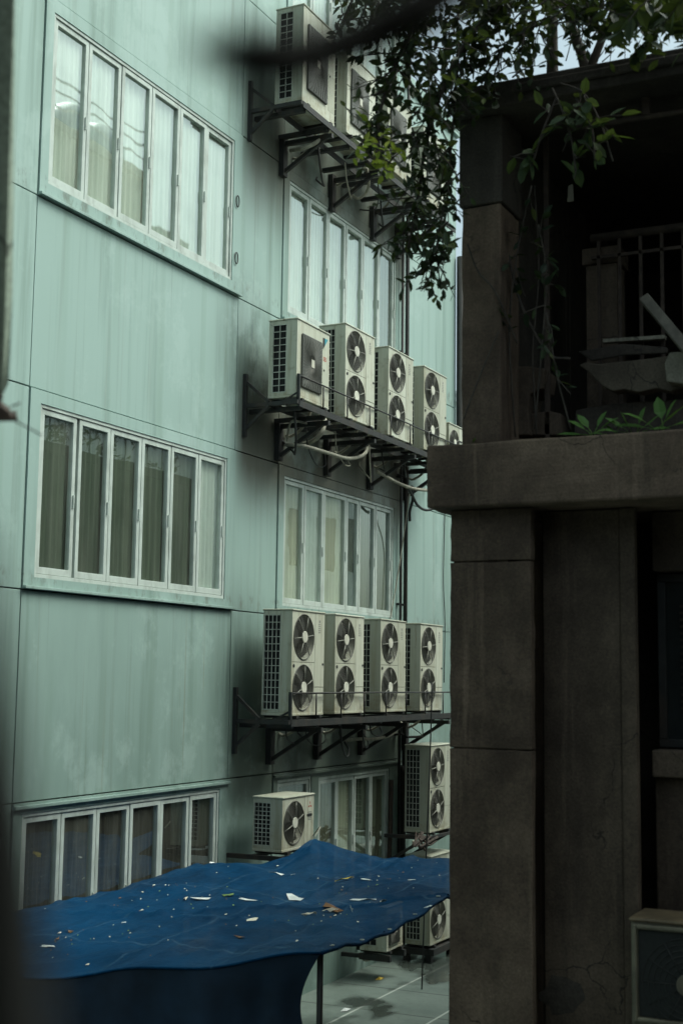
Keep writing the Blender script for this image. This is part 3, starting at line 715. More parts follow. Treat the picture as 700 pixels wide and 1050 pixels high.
# ------------------------------------------------------------------ iron shelves
def shelf(name, z, y0, y1, posts, label, guard=True):
    root = tag(empty(name, (0, y0, z)), label, 'shelf', 'iron wall shelves for the outdoor units')
    def part(n, m): return m.build(n, MT['iron'], root, 0.0)
    L = y1 - y0
    for x in (0.34, 0.71):
        m = MB(); m.box(x-0.025, x+0.025, 0, L, -0.045, 0.0); m.box(x+0.015, x+0.025, 0, L, -0.075, -0.0455); part('rail', m)
    k = 0
    while 0.1 + 0.62*k < L:
        m = MB(); yy = 0.1 + 0.62*k; m.box(0.02, 0.70, yy-0.03, yy+0.03, -0.10, -0.05); part('cross_bar', m); k += 1
    for u in posts:
        m = MB(); yy = u - y0; m.box(0.001, 0.07, yy-0.055, yy+0.055, -0.56, -0.05)
        m.box(0.001, 0.73, yy-0.028, yy+0.028, -0.16, -0.105)
        m.bar((0.06, yy, -0.50), (0.66, yy, -0.13), 0.045, 0.045); part('bracket', m)
    m = MB(); m.box(0.001, 0.045, -0.06, -0.01, -0.40, 0.36); m.box(0.001, 0.73, -0.05, -0.005, -0.05, -0.002)
    m.bar((0.04, -0.035, 0.26), (0.34, -0.035, 0.0), 0.035); m.bar((0.04, -0.035, -0.30), (0.34, -0.035, -0.05), 0.035); part('end_frame', m)
    if guard:
        m = MB(); m.tube([(0.715, 0.0, 0.30), (0.715, L*0.4, 0.305), (0.715, L, 0.30)], 0.011, 6)
        m.box(0.70, 0.735, -0.015, 0.015, -0.04, 0.315)
        m.bar((0.715, 0.0, 0.02), (0.50, 0.0, 0.0), 0.03); m.bar((0.70, 0, 0.09), (0.52, 0.0, 0.0), 0.02)
        q = 0.66
        while q < L: m.tube([(0.715, q, -0.01), (0.715, q, 0.30)], 0.010, 6); q += 0.68
        part('guard_rail', m)
    return root
shelf('wall_shelf', 10.80, 13.90, 19.0, (14.71, 16.12, 17.48, 18.4), 'black iron shelf at the top of the picture, partly behind leaves, with hoses looped below', False)
shelf('wall_shelf', 7.145, 13.93, 19.6, (14.73, 16.10, 17.47, 18.75), 'black iron shelf carrying the unit with the blue triangle badge')
shelf('wall_shelf', 3.435, 13.86, 19.4, (14.66, 15.93, 17.28, 18.82), 'lowest black iron shelf, at eye level over the ground storey windows')
for nm, yy0, yy1, z, lab in (('wall_bracket', 18.15, 19.1, 1.73, 'iron bracket under the half-hidden twin-fan unit above the tarp'), ('wall_bracket', 13.72, 14.6, 1.93, 'iron bracket under the small single-fan unit, behind the tarp')):
    m = MB(); m.box(0.001, 0.72, yy0, yy0+0.05, z-0.05, z); m.box(0.001, 0.72, yy1-0.05, yy1, z-0.05, z)
    for yy in (yy0+0.025, yy1-0.025): m.bar((0.02, yy, z-0.4), (0.6, yy, z-0.05), 0.04)
    m.box(0.28, 0.33, yy0+0.051, yy1-0.051, z-0.045, z-0.005); m.box(0.65, 0.70, yy0+0.051, yy1-0.051, z-0.045, z-0.005)
    tag(m.build(nm, MT['iron']), lab, 'bracket')
m = MB(); m.box(0.25, 0.75, 18.2, 19.1, 0.10, 0.19); m.box(0.28, 0.36, 18.22, 18.30, 0, 0.10); m.box(0.62, 0.70, 18.22, 18.30, 0, 0.10); m.box(0.28, 0.36, 19.0, 19.08, 0, 0.10); m.box(0.62, 0.70, 19.0, 19.08, 0, 0.10)
tag(m.build('unit_stand', MT['iron']), 'low black stand on the paving under the lowest twin-fan unit', 'stand')
m = MB(); m.box(0.28, 0.72, 16.74, 16.80, 0.27, 0.35); m.box(0.28, 0.72, 17.22, 17.28, 0.27, 0.35)
for yy in (16.77, 17.25):
    m.bar((0.02, yy, 0.31), (0.28, yy, 0.31), 0.05)
m.box(0.30, 0.36, 16.795, 17.225, 0.275, 0.345)
tag(m.build('wall_bracket', MT['iron']), 'short iron bracket under the small box unit beneath the tarp', 'bracket')

# ------------------------------------------------------------------ hoses and cables
def hose(name, pts, r, mat, label, cat, n=8):
    m = MB(); m.tube(spline(pts, 8), r, n); return tag(m.build(name, MT[mat]), label, cat)
X = on_x
hose('insulated_hose', [X(.35,380,447), X(.42,378,455), X(.48,373,466), X(.5,357,470), X(.48,335,464), X(.4,314,458), X(.2,297,456), X(.02,290,456)], 0.024, 'hose', 'beige taped hose sagging in a long hook under the middle shelf', 'hose')
hose('insulated_hose', [X(.5,333,430), X(.52,331,441), X(.45,325,449), X(.3,316,454), X(.15,305,456)], 0.028, 'hose', 'thick curved hose below the gap beside the square-grille unit', 'hose')
hose('insulated_hose', [X(.45,320,436), X(.4,306,432), X(.32,299,432), X(.25,296,440), X(.15,294,452)], 0.014, 'hose', 'thin pale hose bent round under the square-grille unit of the middle shelf', 'hose')
hose('insulated_hose', [X(.2,386,483), X(.3,398,490), X(.4,412,497), X(.5,424,501), X(.5,440,503)], 0.024, 'hose', 'straight beige pipe slanting down to the brown ledge corner', 'hose')
hose('insulated_hose', [X(.6,338,112), X(.66,338,126), X(.6,333,138), X(.5,322,147), X(.35,309,152), X(.1,298,154)], 0.026, 'hose', 'grey-beige hose drooping in a wide curve below the topmost units', 'hose')
hose('insulated_hose', [X(.5,376,172), X(.45,378,188), X(.35,374,199), X(.25,366,203), X(.15,361,197), X(.1,366,185), X(.05,372,178)], 0.020, 'hose', 'coiled hose bundle hanging below the leafy end of the top shelf', 'hose')
hose('insulated_hose', [X(.5,412,741), X(.45,406,749), X(.4,397,755), X(.35,384,758), X(.25,368,758), X(.1,350,760)], 0.022, 'hose', 'long hose curving under the lowest shelf toward its far end', 'hose')
hose('power_cable', [X(.55,460,732), X(.5,453,738), X(.42,444,748), X(.3,432,755), X(.12,416,756)], 0.018, 'cable', 'black double cable looping below the last twin-fan unit of the lowest shelf', 'cable')
hose('power_cable', [X(.45,418,500), X(.42,423,509), X(.4,428,518), X(.42,436,523), X(.5,446,521)], 0.020, 'cable', 'black cable hooked under the corner of the brown ledge', 'cable')
hose('power_cable', [X(.3,420,505), X(.12,413,555), X(.06,406,600), X(.03,400,634)], 0.009, 'hose', 'thin pale cable slanting across the right edge of the middle office window', 'cable')
hose('power_cable', [X(.02,456,522), X(.02,455,560), X(.02,454.5,600), X(.02,456,640), X(.02,455,700)], 0.008, 'cable', 'thin dark cable hanging down the bare wall section by the pillar', 'cable')
hose('power_cable', [X(.3,422,498), X(.3,423,512), X(.25,420,524), X(.22,420,534)], 0.022, 'cable', 'knotted cable end dangling above the thin pale cable', 'cable')
hose('hanging_wire', [X(1.2,443,700), X(1.2,440,800), X(1.2,437,870), X(1.2,434,960), X(1.2,431,1056)], 0.010, 'cable', 'single vertical wire hanging in front of the tarp near the pillar', 'wire')
hose('waste_pipe', [X(.06,401,800), X(.06,400,850), X(.06,398,905), X(.06,398,960)], 0.035, 'rust', 'dark upright waste pipe beside the four-pane ground window', 'pipe')
hose('waste_pipe', [X(.05,413,785), X(.05,412,850), X(.05,411,960)], 0.05, 'iron', 'black upright pipe between the ground window and the twin-fan unit', 'pipe')
m = MB()
for k in range(7):
    a = X(.7, 426+random.uniform(-2, 8), 852+random.uniform(0, 6)); b = X(.75, 424+random.uniform(-3, 16), 868+random.uniform(-6, 5)); c = X(.72, 430+random.uniform(0, 20), 858+random.uniform(-3, 6))
    m.tube(spline([a, b, c], 6), random.uniform(0.010, 0.02), 6)
tag(m.build('pipe_bundle', MT['rust']), 'tangled rusty pipes below the twin-fan unit over the tarp', 'pipes')

k_ = 0
for z0, us, words in ((10.62, (14.9, 15.7, 16.5, 17.2), 'top'), (6.98, (14.2, 14.95, 15.6, 16.4, 17.1, 17.8), 'middle'), (3.27, (14.3, 15.1, 15.6, 16.5, 17.0, 17.9, 18.4), 'lowest')):
    grp = MB(); n_ = 0
    for u0 in us:
        x0 = random.uniform(0.25, 0.6); dz = random.uniform(0.12, 0.4); ln = random.uniform(0.5, 1.1); r_ = random.choice((0.008, 0.010, 0.014))
        pts = [(x0, u0, z0+0.1), (x0, u0+0.05, z0 - dz*0.5), (x0*0.8, u0+ln*0.4, z0-dz), (x0*0.5, u0+ln*0.8, z0-dz*0.8), (0.03, u0+ln, z0-dz*0.3), (0.005, u0+ln+0.05, z0-dz*0.1)]
        mt = random.choice(('cable', 'hose', 'cable', 'iron'))
        tone = {'cable': 'thin black cable', 'hose': 'thin taped beige tube', 'iron': 'rusty dark conduit'}[mt]
        m = MB(); m.tube(spline(pts, 6), r_, 6); tag(m.build('drain_hose', MT[mt]), '%s drooping under the %s iron shelf among similar lines' % (tone, words), 'hose', '%ss under the %s shelf' % (tone, words))
# ------------------------------------------------------------------ blue tarp
ctrl = [(1.42,8.75,1.64),(2.35,9.0,1.74),(3.3,9.25,1.88),(3.35,12.0,1.90),(0,10.0,1.79),(0,9.2,1.76),(0,11.8,1.80),(0,13.1,1.85),(0.55,13.1,1.90),(0.95,14.05,1.95),(1.5,14.46,1.90),(2.3,14.7,1.88),(3.35,14.8,1.84),
        (1.8,11.6,1.77),(1.0,10.6,1.74),(2.4,11.5,1.80),(1.0,12.6,1.86),(1.7,13.3,1.84),(2.3,10.2,1.76),(0.5,9.0,1.68),(0.05,7.0,1.62),(0.6,8.0,1.62),(2.6,13.2,1.84)]
CP = np.array(ctrl)
def ynear(x): return float(np.interp(x, np.linspace(0, 3.35, 12), YN))
YN = [6.6, 7.25, 7.75, 8.12, 8.42, 8.64, 8.80, 8.93, 9.04, 9.15, 9.27, 9.42]
def tarp_z(x, y):
    d = np.hypot(CP[:,0]-x, (CP[:,1]-y)*0.8) + 0.06; ww = d**-2.4
    z = float((ww*CP[:,2]).sum()/ww.sum())
    nz = mnoise.noise; zb = z
    z += 0.024*nz(Vector((x*1.3, y*0.9, 0))) + 0.028*(0.5 - abs(nz(Vector((x*1.6 + y*0.9, y*1.4 - x*1.1, 3.1)))))*2
    z += 0.018*(0.5 - abs(nz(Vector((x*5.0, y*2.0, 7.7)))))*2 + 0.004*nz(Vector((x*14, y*11, 1.7)))
    z += 0.05*math.exp(-abs(y - (9.9 + 0.62*x + 0.06*math.sin(4*x)))/0.05)*min(1, x/0.6)     # creases left by folding
    z += 0.035*math.exp(-abs(y - 10.6 - 0.05*math.sin(3*x))/0.06)
    z += 0.03*math.exp(-abs(x - 1.95 - 0.03*math.sin(2*y))/0.04)
    dp = math.hypot(x - 0.95, (y - 14.05)*0.9)                                                 # sheet pulled up to a point where it is tied
    z += 0.15*max(0.0, 1 - dp/0.75)**1.4
    ang = math.atan2(y - 14.05, x - 0.95); z += 0.018*math.sin(ang*9)*math.exp(-dp/0.5)*min(1, dp/0.15)
    dc = math.hypot(x - 3.35, y - 9.42); z += 0.02*math.sin(math.atan2(y - 9.42, x - 3.35)*14)*math.exp(-dc/0.7)*min(1, dc/0.2)
    return zb + (z - zb)*min(1.0, 0.12 + max(0.0, y - ynear(x))/0.45)
def yback(x): return float(np.interp(x, [0, .55, .75, .95, 1.5, 2.3, 3.35], [13.05, 13.05, 13.2, 14.05, 14.46, 14.7, 14.8]))
m = MB(); m.smooth = True; NX, NY = 120, 200; pts = []
for i in range(NX+1):
    x = 0.02 + 3.33*i/NX
    for k in range(NY+1):
        y = ynear(x) + (yback(x) - ynear(x))*k/NY; pts.append((x, y, tarp_z(x, y)))
m.add(pts, [(i*(NY+1)+k, (i+1)*(NY+1)+k, (i+1)*(NY+1)+k+1, i*(NY+1)+k+1) for i in range(NX) for k in range(NY)])
tarp = tag(m.build('tarp_canopy', MT['tarp']), 'blue tarpaulin strewn with litter stretched over the alley', 'tarp')
m = MB(); m.smooth = True; pts = []; NZ = 40; NS = 130
for i in range(NS+1):
    x = 0.02 + 3.33*i/NS; zt = tarp_z(x, ynear(x)); e = max(0.0, (x-2.7)/0.65)
    for k in range(NZ+1):
        t = k/NZ
        fold = (0.10*t**0.6)*(math.sin(9.0*x + 0.6*math.sin(4*t)) + 0.5*math.sin(21*x + 1.3))
        pts.append((x - 0.30*e*math.sin(PI*min(1, t*2.2))*0.55 - 0.02*t, ynear(x) - 0.012 + 0.10*t + fold*0.55, zt - 0.004 - (zt-0.06)*t))
m.add(pts, [(i*(NZ+1)+k, i*(NZ+1)+k+1, (i+1)*(NZ+1)+k+1, (i+1)*(NZ+1)+k) for i in range(NS) for k in range(NZ)])
m.build('skirt', MT['cloth'], tarp)['label'] = 'dark navy cloth skirt hanging from the tarp edge'
m = MB(); m.tube([(0.02+3.33*i/40, ynear(0.02+3.33*i/40)-0.015, tarp_z(0.02+3.33*i/40, ynear(0.02+3.33*i/40))-0.005) for i in range(41)], 0.012, 6)
m.tube([(3.35, 9.42+(14.8-9.42)*k/40, tarp_z(3.35, 9.42+(14.8-9.42)*k/40)-0.008) for k in range(41)], 0.016, 6)
m.build('hem', MT['tarp'], tarp)
for x, y in ((3.30, 9.50), (3.30, 14.7)):
    m = MB(); m.tube([(x, y, 0), (x, y, tarp_z(x, y)-0.02)], 0.025, 8); m.build('pole', MT['iron'], tarp)

q = Vector((0.95, 14.05, tarp_z(0.95, 14.05)))
m = MB(); m.tube(spline([q, q + Vector((-0.05, 0.25, 0.10)), Vector((0.60, 14.62, 2.02))], 6), 0.007, 6); m.build('tie_rope', MT['hose'], tarp)
for k in range(9):
    y = 9.7 + 0.55*k; c0 = Vector((3.30, y, tarp_z(3.30, y)+0.004)); m = MB()
    m.tube([c0 + Vector((0.016*math.cos(a), 0.016*math.sin(a), 0)) for a in np.linspace(0, 2*PI, 13)[:-1]], 0.004, 5, True); m.build('eyelet', MT['lattice'], tarp)
# litter lying on the tarp
def scrap(name, px, py, sx, sy, mat, label, cat, curl=0.02, rough=8):
    p = on_z(1.83, px, py); p = on_z(tarp_z(p.x, p.y), px, py); p = on_z(tarp_z(p.x, p.y)+0.004, px, py)
    sx *= 1.7 if name == 'plastic_strip' else 1.1; sy *= 0.30; curl *= 0.45
    m = MB(); n = rough; a0 = random.random()*6; rim = []
    for k in range(n):
        a = 2*PI*k/n; q = random.uniform(0.3, 1.0); xx = sx*q*math.cos(a); yy = sy*q*math.sin(a)
        ca, sa = math.cos(a0), math.sin(a0)
        x_, y_ = p.x + xx*ca*1.1 - yy*sa*0.5, p.y + yy*0.7 + xx*sa*0.6
        rim.append((x_, y_, tarp_z(x_, y_) + 0.005 + random.uniform(0, curl)*0.8))
    c0 = (p.x, p.y, tarp_z(p.x, p.y) + 0.007 + curl*0.5)
    low = [(q[0], q[1], q[2]-0.003) for q in rim] + [(c0[0], c0[1], c0[2]-0.003)]
    vs = rim + [c0] + low
    fs = [(k, (k+1) % n, n) for k in range(n)] + [((k+1) % n + n+1, k+n+1, 2*n+1) for k in range(n)] + [(k, k+n+1, (k+1) % n+n+1, (k+1) % n) for k in range(n)]
    m.add(vs, fs)
    return tag(m.build(name, MT[mat]), label, cat, 'litter on the blue tarp')
scrap('paper_scrap', 48, 968, 0.07, 0.10, 'pwhite', 'white paper scrap nearest the dark left end of the tarp', 'scrap', 0.04)
scrap('dead_leaf', 58, 962, 0.08, 0.12, 'pbrown', 'curled brown leaf lying against the white paper scrap', 'leaf', 0.05)
scrap('paper_scrap', 127, 948, 0.05, 0.22, 'pwhite', 'flat white strip on the open middle of the tarp', 'scrap', 0.02)
scrap('dead_leaf', 72, 954, 0.06, 0.18, 'pbrown', 'dark dead leaf above the curled brown leaf', 'leaf', 0.05)
scrap('plastic_strip', 190, 922, 0.09, 0.22, 'pcream', 'long cream torn strip of wrapper below the brown-blind window', 'wrapper', 0.06)
scrap('plastic_strip', 206, 922, 0.07, 0.2, 'pwhite', 'whitish torn strip continuing the cream wrapper', 'wrapper', 0.05)
scrap('leaf', 234, 919, 0.06, 0.28, 'pgreen', 'green fallen leaf beside the torn wrapper strips', 'leaf', 0.06)
scrap('plastic_strip', 253, 922, 0.09, 0.16, 'pwhite', 'pale plastic shred next to the green fallen leaf', 'wrapper', 0.03)
scrap('plastic_strip', 302, 923, 0.14, 0.28, 'pwhite', 'crumpled white plastic piece behind the heap of crumpled paper', 'wrapper', 0.06)
scrap('paper_scrap', 318, 939, 0.14, 0.32, 'pcream', 'crumpled cream paper at the near side of the litter heap', 'scrap', 0.08, 9)
scrap('paper_scrap', 336, 937, 0.13, 0.36, 'pcream', 'largest crumpled cream paper, in the middle of the litter heap', 'scrap', 0.12, 11)
scrap('dead_leaf', 342, 933, 0.14, 0.3, 'pbrown', 'dark leaf clump on the litter heap', 'leaf', 0.11, 9)
scrap('paper_scrap', 360, 935, 0.14, 0.22, 'pwhite', 'white crumpled paper at the far end of the litter heap', 'scrap', 0.09, 9)
scrap('plastic_strip', 354, 903, 0.12, 0.3, 'pyellow', 'yellow and white scrap standing out under the four-pane ground window', 'wrapper', 0.10, 9)
scrap('paper_scrap', 376, 904, 0.12, 0.18, 'pwhite', 'small white scrap right beside the yellow one', 'scrap', 0.03)
scrap('plastic_strip', 370, 923, 0.11, 0.16, 'pwhite', 'white shred between the litter heap and the yellow scrap', 'wrapper', 0.03)
scrap('paper_scrap', 394, 929, 0.12, 0.22, 'pcream', 'folded cream paper propped up near the tarp edge', 'scrap', 0.12, 9)
scrap('plastic_strip', 421, 903, 0.13, 0.16, 'pwhite', 'thin white shred close to the hanging wire', 'wrapper', 0.02)
scrap('paper_scrap', 283, 896, 0.12, 0.28, 'pwhite', 'white scrap just below the small single-fan unit', 'scrap', 0.04)
scrap('paper_scrap', 300, 898, 0.09, 0.16, 'pwhite', 'little white scrap near the tarp peak', 'scrap', 0.02)
scrap('plastic_strip', 258, 941, 0.13, 0.28, 'pcream', 'dull cream streak of wrapper in front of the litter heap', 'wrapper', 0.02)
scrap('dead_leaf', 246, 957, 0.08, 0.14, 'pbrown', 'small brown leaf alone on the near slope of the tarp', 'leaf', 0.04)
scrap('paper_scrap', 217, 886, 0.06, 0.20, 'pwhite', 'white scrap at the corner of the brown-blind window', 'scrap', 0.03)
scrap('paper_scrap', 440, 924, 0.07, 0.10, 'pwhite', 'white speck of paper beside the pillar', 'scrap', 0.02)
m = MB(); cnt = 0; CLUMP = [(2.6, 11.2), (2.4, 11.3), (1.1, 11.2), (1.2, 9.8), (2.2, 13.0), (0.5, 11.3)]
while cnt < 120:
    x = random.uniform(0.1, 3.2); y = random.uniform(ynear(x)+0.05, yback(x)-0.1)
    if cnt % 3: x, y = random.choice(CLUMP); x += random.gauss(0, 0.16); y += random.gauss(0, 0.45)
    if not (0.1 < x < 3.25 and ynear(x)+0.05 < y < yback(x)-0.1): continue
    z_ = tarp_z(x, y); s_ = random.choice((0.004, 0.004, 0.006, 0.006, 0.011)); a = random.random()*PI
    u = Vector((math.cos(a)*s_, math.sin(a)*s_*1.8, 0)); v = Vector((-math.sin(a)*s_*0.6, math.cos(a)*s_, 0)); p = Vector((x, y, tarp_z(x, y)+0.008))
    m.cur = random.choice((0, 0, 1, 2)); m.add([p-u-v, p+u-v, p+u+v+Vector((0,0,0.006)), p-u+v, p+Vector((0,0,0.008))], [(0,1,4),(1,2,4),(2,3,4),(3,0,4)]); cnt += 1
tag(m.build('litter_crumbs', [MT['pcream'], MT['pbrown'], MT['pgreen']]), 'crumbs of leaf and paper dusted over the blue tarp', 'litter', kind='stuff')
# litter on the paving
for px, py, mt, lab in ((389, 1004, 'pyellow', 'small orange scrap lying on the paving beneath the tarp'), (354, 1036, 'pwhite', 'white speck of rubbish on the wet paving')):
    p = on_z(0.01, px, py); m = MB(); m.add([(p.x-.03,p.y-.08,0.006),(p.x+.04,p.y-.05,0.012),(p.x+.03,p.y+.09,0.008),(p.x-.04,p.y+.06,0.02),(p.x,p.y,0.035)], [(0,1,4),(1,2,4),(2,3,4),(3,0,4)])
    tag(m.build('paper_scrap', MT[mt]), lab, 'scrap')

# ------------------------------------------------------------------ the dark house
house = tag(empty('old_house', (5.1, 7.5, 0)), 'dark brown stained concrete house with a projecting ledge and open terrace', 'building')
cloud = bpy.data.textures.new('worn_edges', 'CLOUDS'); cloud.noise_scale = 0.16; cloud.noise_depth = 4
def hp(name, m, mat, bevel=0.008):
    o = m.build(name, MT[mat], house, bevel); o.location = (-5.1, -7.5, 0)
    if name in ('ledge', 'column') and mat == 'stucco':               # chipped, uneven arrises
        sb = o.modifiers.new('sub', 'SUBSURF'); sb.subdivision_type = 'SIMPLE'; sb.levels = sb.render_levels = 4
        dm = o.modifiers.new('wear', 'DISPLACE'); dm.texture = cloud; dm.strength = 0.022; dm.mid_level = 0.5; dm.texture_coords = 'GLOBAL'
    return o
Y0 = 7.62
# corner column with two open joints, in three blocks
m = MB()
for za, zb in ((0, 3.505), (3.515, 4.60), (4.61, 4.915)): m.box(5.06, 5.56, Y0, 7.69, za, zb)
m.box(5.075, 5.42, Y0+0.015, 8.29, 0.1, 4.9)
hp('column', m, 'stucco', 0.004)
m = MB(); m.box(5.561, 6.03, 7.84, 7.95, 0, 4.915); m.box(6.031, 6.12, 7.82, 7.89, 0, 4.915); hp('wall', m, 'stucco2', 0.01)
m = MB(); m.box(5.36, 6.4, 8.6, 8.7, 0, 4.91); hp('partition', m, 'darkened', 0)  # dark backing added so the gaps beside the column stay black
# patch of broken plaster low on the recessed wall
m = MB(); c0 = on_y(7.83, 576, 1022); n = 18
rim = [(c0.x + 0.135*random.uniform(0.75, 1.1)*math.cos(2*PI*k/n), 7.8385, c0.z + 0.12*random.uniform(0.75, 1.1)*math.sin(2*PI*k/n)) for k in range(n)]
m.add(rim + [(c0.x, 7.830, c0.z)], [((k+1) % n, k, n) for k in range(n)]); hp('plaster_scar', m, 'darkened', 0)
# wall bay with window, further back
m = MB(); m.box(6.165, 9.5, 8.05, 8.3, 0, 3.36); m.box(6.165, 9.5, 7.98, 8.3, 3.365, 3.52); m.box(6.165, 9.5, 8.05, 8.3, 4.56, 4.915); m.box(8.1, 9.5, 8.05, 8.3, 3.525, 4.555)
hp('wall', m, 'stucco2', 0.01)
m = MB()
for q in ((6.17, 8.09, 4.505, 4.55), (6.17, 8.09, 3.53, 3.575), (6.17, 6.215, 3.58, 4.50), (6.62, 6.66, 3.58, 4.50), (7.3, 7.34, 3.58, 4.5), (8.05, 8.09, 3.58, 4.50)): m.box(q[0], q[1], 8.16, 8.22, q[2], q[3])
win = hp('window', m, 'iron', 0.002)
m = MB(); m.add([(6.17, 8.19, 3.57), (8.06, 8.19, 3.57), (8.06, 8.19, 4.51), (6.17, 8.19, 4.51)], [(0,1,2,3)]); m.build('pane', MT['darkglass'], win)
m = MB()
for k in range(16): m.box(6.3, 6.55, 8.165, 8.175, 3.75+0.04*k, 3.765+0.04*k)
m.build('louvre', MT['darkened'], win)
# ledge slab
m = MB(); m.box(4.95, 9.6, 7.50, 8.6, 4.92, 5.30); hp('ledge', m, 'stucco', 0.014)
m = MB(); m.box(4.98, 9.6, 8.601, 21.3, 4.92, 5.28); hp('floor_slab', m, 'darkened', 0)
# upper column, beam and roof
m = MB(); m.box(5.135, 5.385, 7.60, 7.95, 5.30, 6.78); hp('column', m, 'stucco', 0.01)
m = MB(); m.box(5.12, 5.40, 7.585, 7.97, 6.785, 7.34); hp('column', m, 'darkened', 0.01)
m = MB(); m.box(5.10, 9.7, 7.48, 21.3, 7.34, 7.50); m.box(5.5, 9.7, 7.46, 7.479, 7.40, 7.46); hp('roof', m, 'darkened', 0.01)
# the alley flank of the house: plinth, storey walls and dark windows
m = MB(); m.box(5.12, 5.35, 8.31, 21.2, 0, 4.915); hp('wall', m, 'stucco2', 0.01)
m = MB(); m.box(5.12, 5.35, 8.0, 9.1, 5.285, 7.335); m.box(5.12, 5.35, 9.105, 9.195, 5.285, 6.93); m.box(5.12, 5.35, 9.105, 9.195, 7.05, 7.335); m.box(5.12, 5.35, 9.2, 21.2, 5.285, 7.335); m.box(9.4, 9.6, 8.4, 21.2, 0, 7.33); m.box(5.36, 9.39, 21.0, 21.2, 0, 7.33); hp('wall', m, 'darkened', 0.01)  # terrace flank darkened in colour for its unlit interior
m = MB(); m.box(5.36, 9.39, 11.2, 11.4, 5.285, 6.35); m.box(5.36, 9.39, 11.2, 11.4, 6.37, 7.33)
hp('partition', m, 'darkened', 0)
for yy in (10.5, 13.5, 16.5, 19.0):
    m = MB(); m.box(5.095, 5.119, yy, yy+1.2, 2.6, 3.9); m.box(5.07, 5.119, yy-0.06, yy+1.26, 2.5, 2.59); wq = hp('window', m, 'darkglass', 0)
# terrace interior: beam pipe, stub, low broken wall
a, b = on_y(7.72, 582, 132), on_y(7.72, 705, 113)
m = MB(); m.tube([a, b, b + (b-a)*2], 0.018, 8); q0, q1 = on_y(7.72, 663, 118), on_y(7.72, 660, 72); m.bar(q0, q1, 0.045); m.build('pipe_frame', MT['rust'], house).location = (-5.1, -7.5, 0)
# terrace railing
rail = tag(empty('terrace_railing', (6.0, 8.3, 5.3)), 'rusty iron balcony railing with upright bars on the dark terrace', 'railing')
zt = on_y(8.3, 640, 240).z
def rp(n, m, mt='rust'): o = m.build(n, MT[mt], rail); o.location = (-6.0, -8.3, -5.3); return o
m = MB(); m.tube([(5.75, 8.3, zt), (9.3, 8.3, zt)], 0.028, 8); rp('handrail', m)
m = MB(); m.bar((5.75, 8.3, zt-0.13), (9.3, 8.3, zt-0.13), 0.02); rp('cross_rail', m)
for k in range(26):
    x = 5.80 + 0.1335*k; m = MB(); m.bar((x, 8.3, 5.31), (x, 8.3, zt-0.02), 0.020); rp('baluster', m)
m = MB(); m.box(5.70, 5.90, 8.36, 8.56, 5.30, zt-0.16); m.box(5.68, 5.92, 8.34, 8.58, zt-0.155, zt-0.05); rp('post', m, 'stucco2')

def slab_poly(name, pts, y, th, mat, label, cat, group=None):
    """a broken flat piece: its outline stands at distance y and it is th thick"""
    v = [on_y(y, *p) for p in pts]; n = len(v)
    vs = [(p.x, p.y, p.z) for p in v] + [(p.x, p.y + th, p.z) for p in v]
    m = MB(); m.add(vs, [tuple(range(n)), tuple(range(2*n-1, n-1, -1))] + [(k, k+n, (k+1) % n+n, (k+1) % n) for k in range(n)])
    return tag(m.build(name, MT[mat], None, 0.008), label, cat, group)
slab_poly('concrete_block', [(516,446),(516,376),(541,375),(559,378),(556,398),(543,404),(541,420),(543,446)], 7.95, 0.25, 'stucco2', 'broken upright block of dark masonry beside the terrace column', 'rubble')
slab_poly('concrete_block', [(545,446),(544,424),(562,421),(575,424),(576,446)], 8.0, 0.2, 'stucco2', 'low squarish masonry stub next to the broken upright block', 'rubble')
slab_poly('broken_slab', [(593,374),(601,371),(612,373),(640,370),(668,367),(690,364),(703,363),(703,397),(688,401),(672,398),(655,402),(640,399),(628,401),(618,396),(611,390),(603,381)], 7.90, 0.12, 'rubble', 'long broken concrete slab with a pointed end lying on the terrace', 'rubble')
slab_poly('broken_slab', [(590,420),(632,413),(704,409),(704,446),(588,446)], 8.05, 0.3, 'darkened', 'dark heap of slab stacked below the long pointed slab', 'rubble')
slab_poly('plaster_lump', [(683,391),(681,372),(686,361),(704,360),(704,394)], 7.80, 0.14, 'pale_conc', 'pale flaking plaster lump at the picture edge on the terrace', 'rubble')
a, b = on_y(7.85, 661, 306), on_y(7.70, 716, 372)
m = MB(); m.bar(a, b, 0.06, 0.075, (0, -1, 0.2)); tag(m.build('wooden_plank', MT['wood'], None, 0.006), 'weathered grey plank leaning across the terrace railing', 'plank')
m = MB(); p0, p1 = on_y(8.25, 619, 350), on_y(8.25, 682, 346); m.bar(p0, p1, 0.05, 0.022); tag(m.build('metal_strip', MT['pale_conc']), 'pale thin metal strip behind the terrace bars', 'strip')

for pts, r_, lab in (([on_y(7.9,548,190), on_y(7.95,552,280), on_y(7.9,546,360), on_y(7.9,550,446)], 0.006, 'thin hanging wire inside the terrace beside the climber'),
                     ([on_y(7.8,512,212), on_y(7.75,530,300), on_y(7.8,560,360), on_y(7.85,585,368)], 0.009, 'bare dead vine slanting from the column into the terrace'),
                     ([on_y(7.57,479,250), on_y(7.56,490,278), on_y(7.57,508,300), on_y(7.7,530,352)], 0.006, 'thin dead twig clinging to the face of the terrace column'),
                     ([on_y(7.57,475,430), on_y(7.56,492,385), on_y(7.57,511,340)], 0.005, 'fine straight wire crossing the foot of the terrace column')):
    m = MB(); m.tube(spline(pts, 8), r_, 5); tag(m.build('dead_vine', MT['bark']), lab, 'vine')
m = MB(); m.box(5.53, 5.56, 8.0, 8.03, 5.3, 7.33); tag(m.build('iron_rod', MT['rust']), 'rusty upright rod standing in the terrace just behind the column', 'rod')
